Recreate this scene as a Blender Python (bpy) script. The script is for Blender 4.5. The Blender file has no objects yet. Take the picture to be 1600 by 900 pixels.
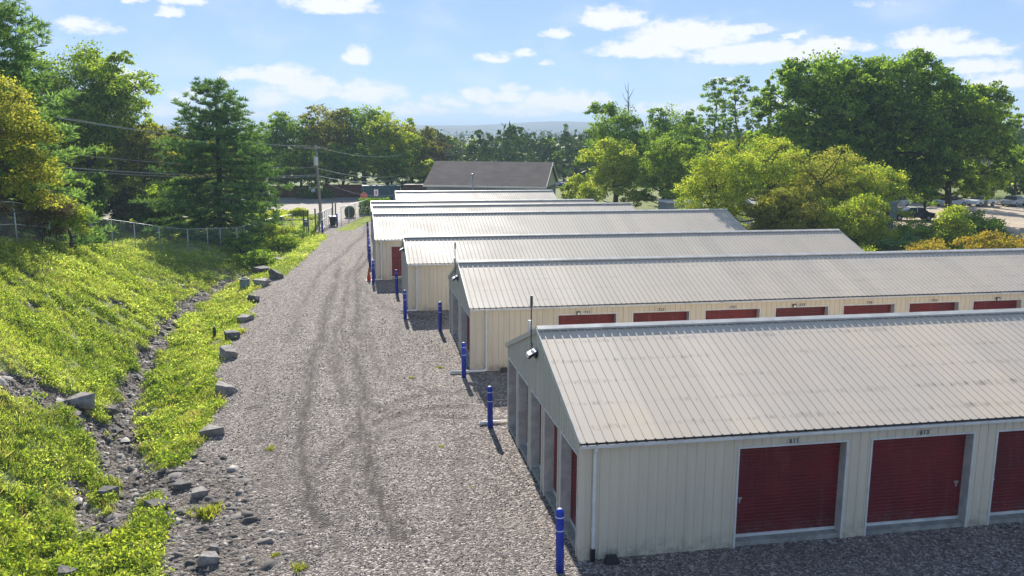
import bpy, bmesh, math, random
import numpy as np
from mathutils import Vector, Matrix
R = math.radians
S = bpy.context.scene
COL = S.collection
rnd = random.Random(7)

# ------------------------------------------------------------------ camera
CAM_H = 9.6
PITCH, ROLL, YAW, FPX = 0.178415, 0.005476, 0.18628, 1350.0
cam = bpy.data.cameras.new('camera')
cam.sensor_width = 36.0
cam.lens = 36.0 * FPX / 1600.0
cam.clip_start = 0.5
cam.clip_end = 20000
camo = bpy.data.objects.new('camera', cam)
COL.objects.link(camo)
_f = Vector((math.sin(YAW) * math.cos(PITCH), math.cos(YAW) * math.cos(PITCH), -math.sin(PITCH)))
_r = Vector((math.cos(YAW), -math.sin(YAW), 0))
_u = _r.cross(_f)
_r2 = math.cos(ROLL) * _r + math.sin(ROLL) * _u
_u2 = -math.sin(ROLL) * _r + math.cos(ROLL) * _u
M3 = Matrix((_r2, _u2, -_f)).transposed()
camo.matrix_world = Matrix.Translation((0, 0, CAM_H)) @ M3.to_4x4()
S.camera = camo

# ------------------------------------------------------------------ world, sun, exposure
SUN_EL, SUN_AZ = 30.0, 0.7            # azimuth measured from +Y towards +X
W = bpy.data.worlds.new('World')
S.world = W
W.use_nodes = True
wn, wl = W.node_tree.nodes, W.node_tree.links
wn.clear()


def N(nodes, typ, **kw):
    n = nodes.new(typ)
    for k, v in kw.items():
        if k.startswith('i_'):
            n.inputs[int(k[2:])].default_value = v
        else:
            setattr(n, k, v)
    return n


sky = N(wn, 'ShaderNodeTexSky', sky_type='NISHITA', sun_disc=False)
sky.sun_elevation = R(SUN_EL)
sky.sun_rotation = R(SUN_AZ)
sky.altitude = 200
sky.air_density = 0.6
sky.dust_density = 0.0
sky.ozone_density = 1.6
SKY_STRENGTH = 0.1
bg = N(wn, 'ShaderNodeBackground')
bg.inputs[1].default_value = SKY_STRENGTH
wo = N(wn, 'ShaderNodeOutputWorld')
wl.new(bg.outputs[0], wo.inputs[0])


def WM(op, a, b=None, clamp=False):
    n = wn.new('ShaderNodeMath')
    n.operation = op
    n.use_clamp = clamp
    for i, v in enumerate((a, b)):
        if v is None:
            continue
        if isinstance(v, (int, float)):
            n.inputs[i].default_value = v
        else:
            wl.new(v, n.inputs[i])
    return n.outputs[0]


tc = N(wn, 'ShaderNodeTexCoord')
sx = N(wn, 'ShaderNodeSeparateXYZ')
wl.new(tc.outputs['Generated'], sx.inputs[0])
az0 = WM('MULTIPLY', WM('ARCTAN2', sx.outputs[0], sx.outputs[1]), 57.2958)
el0 = WM('MULTIPLY', WM('ARCSINE', sx.outputs[2]), 57.2958)
cmb = N(wn, 'ShaderNodeCombineXYZ')
wl.new(WM('MULTIPLY', az0, 0.55), cmb.inputs[0])
wl.new(el0, cmb.inputs[1])
nz1 = N(wn, 'ShaderNodeTexNoise')
nz1.inputs['Scale'].default_value = 1.1
nz1.inputs['Detail'].default_value = 7
nz1.inputs['Roughness'].default_value = 0.62
wl.new(cmb.outputs[0], nz1.inputs['Vector'])
sxn = N(wn, 'ShaderNodeSeparateColor')
wl.new(nz1.outputs['Color'], sxn.inputs[0])
az = WM('ADD', az0, WM('MULTIPLY', WM('SUBTRACT', sxn.outputs[0], 0.5), 2.6))
el = WM('ADD', el0, WM('MULTIPLY', WM('SUBTRACT', sxn.outputs[1], 0.5), 0.9))
# azimuth, elevation, half width, half height (degrees), density of each cumulus
CLOUDS = [(-12.3, 7.45, .9, .34, 1), (-9.5, 7.6, 1.42, .51, 1), (-10.2, 6.86, .67, .38, .8), (-0.7, 7.54, 3.06, .55, 1),
          (.9, 7.97, 1.24, .34, .9), (-15., 5.82, 1.72, .47, .7), (-13.6, 5.75, .78, .34, .7), (-13., 2.6, 1.24, 1.0, 1),
          (.7, 4.6, 1.15, .6, 1.1), (-6.4, 3.38, 1.6, .4, .9), (-4., 3.3, 2.2, .72, 1), (-2.4, 2.6, 2.42, .85, 1),
          (-4.8, 1.83, 1.8, .76, .8), (1.2, 2.3, 2.6, .76, .95), (-9.7, 1.87, 1.2, .6, .6), (9.4, 4.6, 1.3, .33, .8),
          (11.2, 4.95, .8, .25, .7), (16.9, 6.95, 2.1, .8, 1.1), (13.4, 6.21, .8, .42, .7), (21.5, 5.75, 3.9, 1.1, 1.2),
          (18.8, 5.05, 3.1, .62, 1.1), (24.6, 6.2, 2.6, .4, .9), (26.2, 4.75, 5.0, .7, 1.2), (30., 5.15, 2.5, .5, 1),
          (28.3, 5.85, .7, .22, .8), (35.6, 5.35, 2.4, .6, 1), (37.3, 4.7, 2.9, .55, 1), (38.3, 3.75, 2.2, .5, .9),
          (39.4, 2.88, 2.0, .6, .9), (12.8, 4.48, .6, .24, .8), (8.3, 2.2, 1.4, .6, .8), (10.6, 2.3, 1.4, .6, .9),
          (13.9, 1.8, 3.3, .75, 1), (6.5, 1.9, 2.2, .45, .7), (11.4, 1.4, 4., .5, .8), (4., 1.3, 3.2, .5, .7),
          (20.9, 1.4, 3.5, .5, .7), (-9, 1.0, 6, .5, .6), (30, 1.5, 6, .7, .6), (-24, 5, 4, .8, 1), (-34, 3, 5, 1, 1),
          (47, 4, 4, .8, 1), (56, 7, 5, 1, 1), (24, 3.2, 1.0, .22, .5), (32.5, 7.4, 1.4, .25, .5)]
acc = None
for (ca, ce, cw, ch, cd) in CLOUDS:
    dx = WM('DIVIDE', WM('SUBTRACT', az, ca), cw)
    dyr = WM('SUBTRACT', el, ce)
    # flatter undersides: the part below the centre is squeezed
    dy = WM('DIVIDE', dyr, ch * 1.25)
    dyb = WM('MAXIMUM', dy, WM('MULTIPLY', dy, -1.7))
    d2 = WM('ADD', WM('MULTIPLY', dx, dx), WM('MULTIPLY', dyb, dyb))
    v = WM('MULTIPLY', WM('SUBTRACT', 1.25, d2), cd)
    acc = v if acc is None else WM('MAXIMUM', acc, v)
nz2 = N(wn, 'ShaderNodeTexNoise')
nz2.inputs['Scale'].default_value = 1.7
nz2.inputs['Detail'].default_value = 8
nz2.inputs['Roughness'].default_value = 0.6
wl.new(cmb.outputs[0], nz2.inputs['Vector'])
edge = WM('ADD', acc, WM('MULTIPLY', WM('SUBTRACT', nz2.outputs[0], 0.5), 2.4))
cr = N(wn, 'ShaderNodeMapRange', interpolation_type='SMOOTHSTEP')
wl.new(edge, cr.inputs[0])
cr.inputs[1].default_value = -0.15
cr.inputs[2].default_value = 1.05
cmask = WM('MULTIPLY', cr.outputs[0], 0.95, True)
# wisps all over, faint
nz3 = N(wn, 'ShaderNodeTexNoise')
nz3.inputs['Scale'].default_value = 0.45
nz3.inputs['Detail'].default_value = 5
wl.new(cmb.outputs[0], nz3.inputs['Vector'])
wis = N(wn, 'ShaderNodeMapRange', interpolation_type='SMOOTHSTEP')
wl.new(nz3.outputs[0], wis.inputs[0])
wis.inputs[1].default_value = 0.42
wis.inputs[2].default_value = 0.8
wis.inputs[4].default_value = 0.35
cmask = WM('MAXIMUM', cmask, wis.outputs[0])
ccol = N(wn, 'ShaderNodeMix', data_type='RGBA')
ccol.inputs[6].default_value = (4.7, 5.0, 5.5, 1)
ccol.inputs[7].default_value = (5.5, 5.6, 5.7, 1)
wl.new(cr.outputs[0], ccol.inputs[0])
skb = N(wn, 'ShaderNodeMix', data_type='RGBA', blend_type='MULTIPLY')
skb.inputs[0].default_value = 1.0
sgm = N(wn, 'ShaderNodeGamma')
sgm.inputs[1].default_value = 0.45
wl.new(sky.outputs[0], sgm.inputs[0])
wl.new(sgm.outputs[0], skb.inputs[6])
skb.inputs[7].default_value = (1.33, 1.62, 2.06, 1)
skm = N(wn, 'ShaderNodeMix', data_type='RGBA')
wl.new(cmask, skm.inputs[0])
wl.new(skb.outputs[2], skm.inputs[6])
wl.new(ccol.outputs[2], skm.inputs[7])
wl.new(skm.outputs[2], bg.inputs[0])

sun = bpy.data.lights.new('sun', 'SUN')
sun.energy = 4.8
sun.angle = R(0.5)
sun.color = (1.0, 0.95, 0.86)
suno = bpy.data.objects.new('sun', sun)
COL.objects.link(suno)
_d = -Vector((math.sin(R(SUN_AZ)) * math.cos(R(SUN_EL)), math.cos(R(SUN_AZ)) * math.cos(R(SUN_EL)), math.sin(R(SUN_EL))))
suno.rotation_euler = _d.to_track_quat('-Z', 'Y').to_euler()
suno.location = (0, 60, 60)

S.render.engine = 'CYCLES'
S.view_settings.view_transform = 'Standard'
S.view_settings.look = 'None'
S.view_settings.gamma = 1
S.view_settings.exposure = 0.92
S.cycles.use_denoising = True
S.cycles.max_bounces = 7
S.cycles.diffuse_bounces = 4
S.cycles.glossy_bounces = 2
S.cycles.transmission_bounces = 4
S.cycles.transparent_max_bounces = 16
S.cycles.volume_bounces = 0
S.cycles.sample_clamp_indirect = 6

# ------------------------------------------------------------------ helpers


class Mat:
    """small wrapper to write a node material"""

    def __init__(s, name):
        s.m = bpy.data.materials.new(name)
        s.m.use_nodes = True
        s.n, s.l = s.m.node_tree.nodes, s.m.node_tree.links
        s.n.clear()
        s.out = s.n.new('ShaderNodeOutputMaterial')

    def node(s, typ, **kw):
        return N(s.n, typ, **kw)

    def set(s, inp, v):
        if hasattr(v, 'is_output') or isinstance(v, bpy.types.NodeSocket):
            s.l.new(v, inp)
        else:
            inp.default_value = v

    def math(s, op, a, b=0.0, c=0.0, clamp=False):
        n = s.n.new('ShaderNodeMath')
        n.operation = op
        n.use_clamp = clamp
        s.set(n.inputs[0], a)
        s.set(n.inputs[1], b)
        s.set(n.inputs[2], c)
        return n.outputs[0]

    def mix(s, fac, a, b, blend='MIX'):
        n = s.n.new('ShaderNodeMix')
        n.data_type = 'RGBA'
        n.blend_type = blend
        s.set(n.inputs[0], fac)
        s.set(n.inputs[6], a)
        s.set(n.inputs[7], b)
        return n.outputs[2]

    def noise(s, scale, detail=4, rough=0.55, vec=None, out=0):
        n = s.n.new('ShaderNodeTexNoise')
        n.inputs['Scale'].default_value = scale
        n.inputs['Detail'].default_value = detail
        n.inputs['Roughness'].default_value = rough
        if vec is not None:
            s.l.new(vec, n.inputs['Vector'])
        return n.outputs[out]

    def ramp(s, fac, lo, hi, a=0.0, b=1.0, smooth=True):
        n = s.n.new('ShaderNodeMapRange')
        n.interpolation_type = 'SMOOTHSTEP' if smooth else 'LINEAR'
        s.set(n.inputs[0], fac)
        n.inputs[1].default_value = lo
        n.inputs[2].default_value = hi
        n.inputs[3].default_value = a
        n.inputs[4].default_value = b
        return n.outputs[0]

    def pos(s):
        return s.n.new('ShaderNodeNewGeometry').outputs['Position']

    def obj(s):
        return s.n.new('ShaderNodeTexCoord').outputs['Object']

    def scalev(s, vec, sc):
        n = s.n.new('ShaderNodeVectorMath')
        n.operation = 'MULTIPLY'
        s.l.new(vec, n.inputs[0])
        n.inputs[1].default_value = sc
        return n.outputs[0]

    def attr(s, name, sock='Fac'):
        n = s.n.new('ShaderNodeAttribute')
        n.attribute_name = name
        return n.outputs[sock]

    def bsdf(s, color, rough=0.7, metal=0.0, spec=0.5, bump=None, bstr=0.3, bdist=0.02, **kw):
        b = s.n.new('ShaderNodeBsdfPrincipled')
        s.set(b.inputs['Base Color'], color)
        s.set(b.inputs['Roughness'], rough)
        b.inputs['Metallic'].default_value = metal
        b.inputs['Specular IOR Level'].default_value = spec
        if bump is not None:
            bp = s.n.new('ShaderNodeBump')
            bp.inputs['Strength'].default_value = bstr
            bp.inputs['Distance'].default_value = bdist
            s.l.new(bump, bp.inputs['Height'])
            s.l.new(bp.outputs[0], b.inputs['Normal'])
        s.l.new(b.outputs[0], s.out.inputs[0])
        return b


def c4(r, g, b):
    return (r, g, b, 1.0)


def simple(name, col, rough=0.6, metal=0.0, spec=0.5, var=0.18, scale=3.0, dirt=None):
    m = Mat(name)
    p = m.pos()
    n1 = m.noise(scale, 6, 0.6, p)
    v = m.ramp(n1, 0.3, 0.7, 1 - var, 1 + var * 0.6)
    mul = m.n.new('ShaderNodeVectorMath')
    mul.operation = 'SCALE'
    mul.inputs[0].default_value = col
    m.l.new(v, mul.inputs['Scale'])
    m.bsdf(mul.outputs[0], m.ramp(n1, 0.2, 0.8, max(0.02, rough - 0.08), min(1, rough + 0.1)), metal, spec)
    return m.m


class MB:
    """collects polygons, builds ONE mesh object"""

    def __init__(s):
        s.v, s.f = [], []

    def add(s, vs, fs):
        o = len(s.v)
        s.v += [tuple(v) for v in vs]
        s.f += [tuple(i + o for i in f) for f in fs]

    def box(s, x0, x1, y0, y1, z0, z1):
        s.add([(x0, y0, z0), (x1, y0, z0), (x1, y1, z0), (x0, y1, z0), (x0, y0, z1), (x1, y0, z1), (x1, y1, z1), (x0, y1, z1)],
              [(0, 3, 2, 1), (4, 5, 6, 7), (0, 1, 5, 4), (1, 2, 6, 5), (2, 3, 7, 6), (3, 0, 4, 7)])

    def obox(s, o, ax, ay, az):
        """box spanned by three vectors from o"""
        o, ax, ay, az = Vector(o), Vector(ax), Vector(ay), Vector(az)
        vs = [o, o + ax, o + ax + ay, o + ay]
        vs += [v + az for v in vs]
        s.add(vs, [(0, 3, 2, 1), (4, 5, 6, 7), (0, 1, 5, 4), (1, 2, 6, 5), (2, 3, 7, 6), (3, 0, 4, 7)])

    def tube(s, pts, rad, sides=8, cap=True):
        pts = [Vector(p) for p in pts]
        if not hasattr(rad, '__len__'):
            rad = [rad] * len(pts)
        o = len(s.v)
        up = None
        for i, p in enumerate(pts):
            a = pts[max(i - 1, 0)]
            b = pts[min(i + 1, len(pts) - 1)]
            d = (b - a)
            d = d.normalized() if d.length > 1e-9 else Vector((0, 0, 1))
            if up is None:
                up = Vector((1, 0, 0)) if abs(d.x) < 0.8 else Vector((0, 1, 0))
            e = (up - d * up.dot(d)).normalized()
            g = d.cross(e)
            up = e
            for k in range(sides):
                t = 2 * math.pi * k / sides
                s.v.append(tuple(p + (e * math.cos(t) + g * math.sin(t)) * rad[i]))
        for i in range(len(pts) - 1):
            for k in range(sides):
                k2 = (k + 1) % sides
                s.f.append((o + i * sides + k, o + i * sides + k2, o + (i + 1) * sides + k2, o + (i + 1) * sides + k))
        if cap:
            s.f.append(tuple(o + k for k in range(sides))[::-1])
            s.f.append(tuple(o + (len(pts) - 1) * sides + k for k in range(sides)))

    def lathe(s, prof, cx=0, cy=0, cz=0, sides=20):
        o = len(s.v)
        for r, z in prof:
            for k in range(sides):
                t = 2 * math.pi * k / sides
                s.v.append((cx + r * math.cos(t), cy + r * math.sin(t), cz + z))
        for i in range(len(prof) - 1):
            for k in range(sides):
                k2 = (k + 1) % sides
                s.f.append((o + i * sides + k, o + i * sides + k2, o + (i + 1) * sides + k2, o + (i + 1) * sides + k))
        s.f.append(tuple(o + k for k in range(sides))[::-1])
        s.f.append(tuple(o + (len(prof) - 1) * sides + k for k in range(sides)))

    def build(s, name, mat, parent=None, smooth=False, bevel=0.0, loc=None):
        me = bpy.data.meshes.new(name)
        me.from_pydata(s.v, [], s.f)
        me.materials.append(mat)
        me.update()
        if smooth:
            me.polygons.foreach_set('use_smooth', [True] * len(me.polygons))
        o = bpy.data.objects.new(name, me)
        COL.objects.link(o)
        if parent:
            o.parent = parent
        if loc:
            o.location = loc
        if bevel:
            b = o.modifiers.new('bevel', 'BEVEL')
            b.width = bevel
            b.segments = 2
            b.limit_method = 'ANGLE'
        return o


def np_mesh(name, V, F, mat, parent=None, tint=None, smooth=False):
    """V (n,3) float, F (m,k) int of equal sized polygons"""
    me = bpy.data.meshes.new(name)
    V = np.asarray(V, np.float32)
    F = np.asarray(F, np.int32)
    me.vertices.add(len(V))
    me.vertices.foreach_set('co', V.ravel())
    me.loops.add(F.size)
    me.loops.foreach_set('vertex_index', F.ravel())
    me.polygons.add(len(F))
    me.polygons.foreach_set('loop_start', np.arange(len(F), dtype=np.int32) * F.shape[1])
    if smooth:
        me.polygons.foreach_set('use_smooth', np.ones(len(F), bool))
    me.materials.append(mat)
    me.update(calc_edges=True)
    if tint is not None:
        a = me.attributes.new('tint', 'FLOAT', 'POINT')
        a.data.foreach_set('value', np.asarray(tint, np.float32))
    o = bpy.data.objects.new(name, me)
    COL.objects.link(o)
    if parent:
        o.parent = parent
    return o


def tag(o, label, cat, group=None):
    o['label'] = label
    o['category'] = cat
    if group:
        o['group'] = group
    return o


def struct(o, kind='structure'):
    o['kind'] = kind
    return o


def empty(name, loc, rz=0.0):
    o = bpy.data.objects.new(name, None)
    o.empty_display_size = 0.3
    o.location = loc
    o.rotation_euler = (0, 0, rz)
    COL.objects.link(o)
    return o


def copy_tree(o, parent=None):
    c = o.copy()
    COL.objects.link(c)
    c.parent = parent
    for ch in list(o.children):
        copy_tree(ch, c)
    return c


def sm(t):
    t = np.clip(t, 0, 1)
    return t * t * (3 - 2 * t)


# ------------------------------------------------------------------ terrain shape
XE = ([10, 18.5, 22.4, 27, 32, 36.5, 45, 54, 64, 79, 88, 130], [-3.6, -4.0, -5.0, -4.5, -4.8, -5.4, -5.4, -5.6, -4.7, -2.9, -3.2, -3.2])
FT = ([10, 30, 44.7, 61, 69, 78, 86, 100], [6.2, 5.6, 4.3, 1.9, .6, .15, 0., 0.])


def vnoise(X, Y, f, seed):
    """cheap smooth value noise"""
    rs = np.random.RandomState(seed)
    T = rs.rand(256, 256)
    x, y = X * f, Y * f
    xi, yi = np.floor(x).astype(int), np.floor(y).astype(int)
    fx, fy = sm(x - xi), sm(y - yi)
    g = lambda i, j: T[i % 256, j % 256]
    return ((g(xi, yi) * (1 - fx) + g(xi + 1, yi) * fx) * (1 - fy) + (g(xi, yi + 1) * (1 - fx) + g(xi + 1, yi + 1) * fx) * fy) - 0.5


def polydist(X, Y, pts):
    X = np.asarray(X, float)
    Y = np.asarray(Y, float)
    d = np.full(X.shape, 1e9)
    for (ax, ay), (bx, by) in zip(pts[:-1], pts[1:]):
        vx, vy = bx - ax, by - ay
        t = np.clip(((X - ax) * vx + (Y - ay) * vy) / (vx * vx + vy * vy), 0, 1)
        d = np.minimum(d, np.hypot(X - ax - t * vx, Y - ay - t * vy))
    return d


RUB1 = [(-7.3, 62.7), (-8.4, 58), (-9.2, 52.4), (-9.2, 46.3), (-8.85, 38.8), (-8.45, 34.1), (-7.95, 30.5), (-6.85, 27), (-6.0, 23.8), (-6.1, 21.5)]
RUB2 = [(-14, 26.5), (-10.7, 28), (-10.1, 29.4), (-9.1, 29.8), (-7.9, 28.6), (-6.8, 25.8)]
RUB3 = [(-5.3, 25.2), (-4.3, 23.6), (-3.5, 21.3), (-3.1, 19), (-3, 15)]
RUB4 = [(-7.9, 25.2), (-6.6, 22.3)]


def rubble(X, Y):
    w = 0.95 + 1.3 * vnoise(X, Y, 0.7, 5) + .9 * vnoise(X, Y, 2.1, 51)
    r = np.maximum(1 - polydist(X, Y, RUB1) / (0.66 * w + 0.1), 0)
    r = np.maximum(r, np.maximum(1 - polydist(X, Y, RUB2) / (0.75 * w + 0.1), 0))
    r = np.maximum(r, np.maximum(1 - polydist(X, Y, RUB4) / (0.5 * w + 0.1), 0) * 0.9)
    sp = vnoise(X, Y, .55, 52) + .7 * vnoise(X, Y, 2.0, 53)
    r = np.maximum(r, sm((sp - .36) / .14) * .8 * (Y < 66))
    return np.clip(r * 1.8 - .5 * sm((vnoise(X, Y, 2.4, 54) - .08) / .1), 0, 1)


def xedge(Y):
    return np.interp(Y, *XE)


def terr(X, Y, detail=True):
    X = np.asarray(X, float)
    Y = np.asarray(Y, float)
    xe = xedge(Y)
    top = np.interp(Y, *FT)
    xd, xt = xe - 1.9, xe - 3.0
    fade = sm((92 - Y) / 20)
    xf = np.minimum(np.interp(Y, [10, 30, 44, 56, 66, 76, 100], [-15., -15.5, -15.7, -15.5, -14.5, -12.5, -11]), xt - 3)
    d = -.45 * fade
    z = np.where(X > xe, 0, np.where(X > xd, d * sm((xe - X) / 1.9), d))
    t = np.clip((xt - X) / (xt - xf), 0, 1)
    up = t * .75 + .25 * sm(t)
    z = z + np.where(X < xt, (top - d) * up, 0)
    # valley beyond the site, rising again far away
    z = z - 6.5 * sm((Y - 150) / 150) * sm((2500 - Y) / 1500)
    z = z - 0.6 * sm((Y - 66) / 40) * 0.0
    if detail:
        left = sm((xe - 0.1 - X) / 0.8) * sm((110 - Y) / 15)
        z = z + left * (0.20 * vnoise(X, Y, 0.5, 1) + 0.13 * vnoise(X, Y, 1.5, 2) + 0.06 * vnoise(X, Y, 3.6, 3))
        rb = rubble(X, Y)
        z = z - 0.16 * rb * sm((xe - X) / 0.6) + rb * left * 0.16 * vnoise(X, Y, 3.2, 4)
        # crowned gravel with wheel ruts
        g = sm((X - xe + 0.2) / 0.8) * sm((4.3 - X) / 0.8) * sm((95 - Y) / 8)
        z = z + g * (0.035 * vnoise(X, Y, 0.5, 6) + 0.02 * vnoise(X, Y, 2.2, 8) - 0.06 * tracks(X, Y))
    return z


TRK = [([(-0.84, 61.8), (-1.41, 48), (-1.64, 36.9), (-1.76, 29.9), (-1.68, 26.1), (-1.23, 22.2), (-0.9, 20.5)], .25, 1.0),
       ([(2.3, 73), (.5, 61.5), (.13, 44.4), (.27, 32.7), (.28, 26.9), (.55, 22.7), (.9, 19.5)], .25, 1.0),
       ([(-1.2, 24.2), (-.23, 26.4), (.73, 28.1), (2.1, 29.2), (3.9, 29.3), (5.4, 28.7), (9, 28)], .22, .75),
       ([(-.2, 27.4), (.9, 29.6), (2.4, 30.9), (5, 31.2), (9, 30.8)], .22, .5),
       ([(1.7, 92), (1.2, 82), (-.6, 70), (-2.2, 60), (-2.6, 50), (-3.1, 40)], .2, .8),
       ([(2.8, 90), (2.1, 80), (1.0, 70), (-.2, 58), (-.5, 48), (-.6, 38), (-.5, 30)], .18, .8),
       ([(-3.4, 34), (-3.0, 27), (-2.4, 23)], .3, .4),
       ([(-.9, 44), (-.9, 36), (-.4, 31.5), (1.2, 29.0), (3.2, 28.2), (5.2, 27.6)], .16, .8),
       ([(.6, 47), (.8, 38), (1.2, 33.5), (2.6, 31.4), (5.0, 30.2)], .16, .6),
       ([(-.55, 19), (-.35, 22), (.1, 25), (1.0, 27.2), (2.6, 28.4)], .18, .6),
       ([(.3, 60), (.9, 52), (2.0, 47), (3.4, 44.6), (5.5, 43.6)], .2, .7),
       ([(-.9, 66), (-.8, 58), (.2, 50), (2.4, 45.6), (4.6, 43.2)], .16, .5),
       ([(3.2, 26), (2.8, 22), (2.0, 18.5)], .2, .45), ([(-2.4, 33), (-2.5, 27), (-1.9, 22), (-1.2, 18.5)], .2, .5),
       ([(1.4, 34), (2.0, 40), (2.6, 44.5), (5, 45), (8, 44)], .22, .5)]


def tracks(X, Y):
    r = np.zeros(np.shape(X))
    wob = 0.25 * vnoise(X, Y, 0.35, 11)
    for pts, w, a in TRK:
        d = polydist(X + wob, Y, pts)
        r = np.maximum(r, a * np.exp(-(d / w) ** 2))
    return r


def grass_mask(X, Y):
    """1 where grass grows, 0 on gravel, dirt and paving"""
    xe = xedge(Y)
    left = sm((xe - X + 0.15 + 0.9 * vnoise(X, Y, 0.8, 21)) / 0.5)
    g = left * (1 - rubble(X, Y))
    # rubble fan on the gravel side
    g = g * (1 - sm(1.6 - polydist(X, Y, RUB3) / 1.0) * sm((26 - Y) / 1.0))
    # verge near the gate
    v1 = sm((1.0 - polydist(X, Y, [(-.6, 86.5), (1.0, 93), (2.2, 99)]) / 1.1) * 2)
    v2 = sm((1.0 - polydist(X, Y, [(-4.9, 60), (-4.0, 68), (-3.2, 76), (-2.6, 82)]) / 1.0) * 1.4) * .9
    g = np.maximum(g, np.maximum(v1, v2))
    # gap: everything past the buildings on the right is rough grass, with a bare yard in it
    right = sm((X - 30.5) / 1.5) * sm((Y - 44) / 1.5) * 1.0
    far = sm((Y - 100) / 3) * sm((X - 6) / 2)
    far2 = sm((Y - 138) / 4)
    yard = sm((X - 47) / 3) * sm((Y - 66) / 4) * sm((118 - Y) / 6)
    g = np.maximum(g, np.maximum(right, np.maximum(far, far2)) * (1 - yard))
    return np.clip(g, 0, 1)


def dirt_yard(X, Y):
    return sm((X - 44) / 4) * sm((Y - 62) / 5) * sm((124 - Y) / 6)


# ------------------------------------------------------------------ ground materials
def ground_material():
    m = Mat('gravel_and_turf')
    p = m.pos()
    col = m.n.new('ShaderNodeVertexColor')
    col.layer_name = 'mask'
    sep = m.n.new('ShaderNodeSeparateColor')
    m.l.new(col.outputs['Color'], sep.inputs[0])
    grass, rub, trk = sep.outputs[0], sep.outputs[1], sep.outputs[2]
    yard = col.outputs['Alpha']
    # gravel: stones of several sizes
    v1 = m.n.new('ShaderNodeTexVoronoi')
    v1.inputs['Scale'].default_value = 16
    m.l.new(p, v1.inputs['Vector'])
    v2 = m.n.new('ShaderNodeTexVoronoi')
    v2.inputs['Scale'].default_value = 33
    m.l.new(p, v2.inputs['Vector'])
    s1 = m.n.new('ShaderNodeSeparateColor')
    m.l.new(v1.outputs['Color'], s1.inputs[0])
    s2 = m.n.new('ShaderNodeSeparateColor')
    m.l.new(v2.outputs['Color'], s2.inputs[0])
    st = m.math('ADD', m.math('MULTIPLY', s1.outputs[0], 0.55), m.math('MULTIPLY', s2.outputs[0], 0.45))
    cr = m.n.new('ShaderNodeValToRGB')
    e = cr.color_ramp.elements
    e[0].position = 0.08
    e[0].color = c4(.04, .036, .035)
    e[1].position = 0.86
    e[1].color = c4(.72, .635, .57)
    for q, cc in ((.3, (.085, .074, .067)), (.5, (.185, .158, .142)), (.7, (.34, .29, .262))):
        k = e.new(q)
        k.color = c4(*cc)
    m.l.new(st, cr.inputs[0])
    big = m.noise(0.28, 5, 0.6, p)
    gcol = m.mix(m.ramp(big, .3, .7, 0, .35), cr.outputs[0], c4(.25, .21, .185))
    mid = m.noise(1.5, 5, 0.65, p)
    gcol = m.mix(m.ramp(mid, .45, .75, 0, .35), gcol, c4(.22, .20, .19))
    tn = m.noise(2.6, 6, 0.75, m.scalev(p, (2.2, .45, 1)))
    tm = m.math('MULTIPLY', trk, m.ramp(tn, .35, .57, .22, 1.0), clamp=True)
    gcol = m.mix(m.math('MULTIPLY', tm, .97), gcol, c4(.055, .047, .043))
    # dusty fines
    dn = m.noise(0.9, 6, .72, m.scalev(p, (2.4, .22, 1)))
    gcol = m.mix(m.ramp(dn, .5, .7, 0, .45), gcol, c4(.40, .34, .305))
    # weeds dotted in the gravel
    wn2 = m.noise(1.2, 6, .72, p)
    gcol = m.mix(m.ramp(wn2, .68, .76, 0, .55), gcol, c4(.15, .16, .05))
    # rubble: dark shale and dirt
    v3 = m.n.new('ShaderNodeTexVoronoi')
    v3.inputs['Scale'].default_value = 7.5
    m.l.new(m.scalev(p, (1, .8, 1.8)), v3.inputs['Vector'])
    s3 = m.n.new('ShaderNodeSeparateColor')
    m.l.new(v3.outputs['Color'], s3.inputs[0])
    cr3 = m.n.new('ShaderNodeValToRGB')
    e = cr3.color_ramp.elements
    e[0].color = c4(.05, .042, .036)
    e[1].color = c4(.36, .31, .27)
    k = e.new(.6)
    k.color = c4(.14, .112, .09)
    m.l.new(m.math('ADD', m.math('MULTIPLY', s3.outputs[0], .6), m.math('MULTIPLY', st, .4)), cr3.inputs[0])
    base = m.mix(rub, gcol, cr3.outputs[0])
    # bare yard
    yn = m.noise(.15, 5, .6, p)
    yc = m.mix(m.ramp(yn, .3, .7), c4(.62, .50, .37), c4(.48, .39, .29))
    base = m.mix(yard, base, yc)
    # turf soil under the plants
    gn = m.noise(2.2, 6, .65, p)
    gn2 = m.noise(.22, 4, .6, p)
    gc = m.mix(m.ramp(gn, .35, .65), c4(.15, .16, .06), c4(.27, .33, .08))
    gc = m.mix(m.ramp(gn2, .4, .7, 0, .6), gc, c4(.15, .165, .05))
    gm = m.ramp(m.math('ADD', grass, m.math('MULTIPLY', m.math('SUBTRACT', m.noise(5, 5, .7, p), .5), .9)), .38, .58)
    base = m.mix(gm, base, gc)
    hb = m.math('ADD', m.math('MULTIPLY', v1.outputs['Distance'], -1.0), m.math('MULTIPLY', v2.outputs['Distance'], -.45))
    hb = m.math('ADD', hb, m.math('MULTIPLY', m.math('MULTIPLY', v3.outputs['Distance'], -2.2), rub))
    hb = m.math('ADD', hb, m.math('MULTIPLY', m.noise(9, 6, .7, p), 1.0))
    m.bsdf(base, .92, 0, .25, hb, .95, .045)
    return m.m


M_GROUND = ground_material()


def grow(lo, hi, d0, ratio, start):
    """axis samples that start at spacing d0 near `start` and coarsen outwards"""
    a = [start]
    d = d0
    while a[-1] < hi:
        a.append(a[-1] + d)
        d *= ratio
    return a


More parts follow.
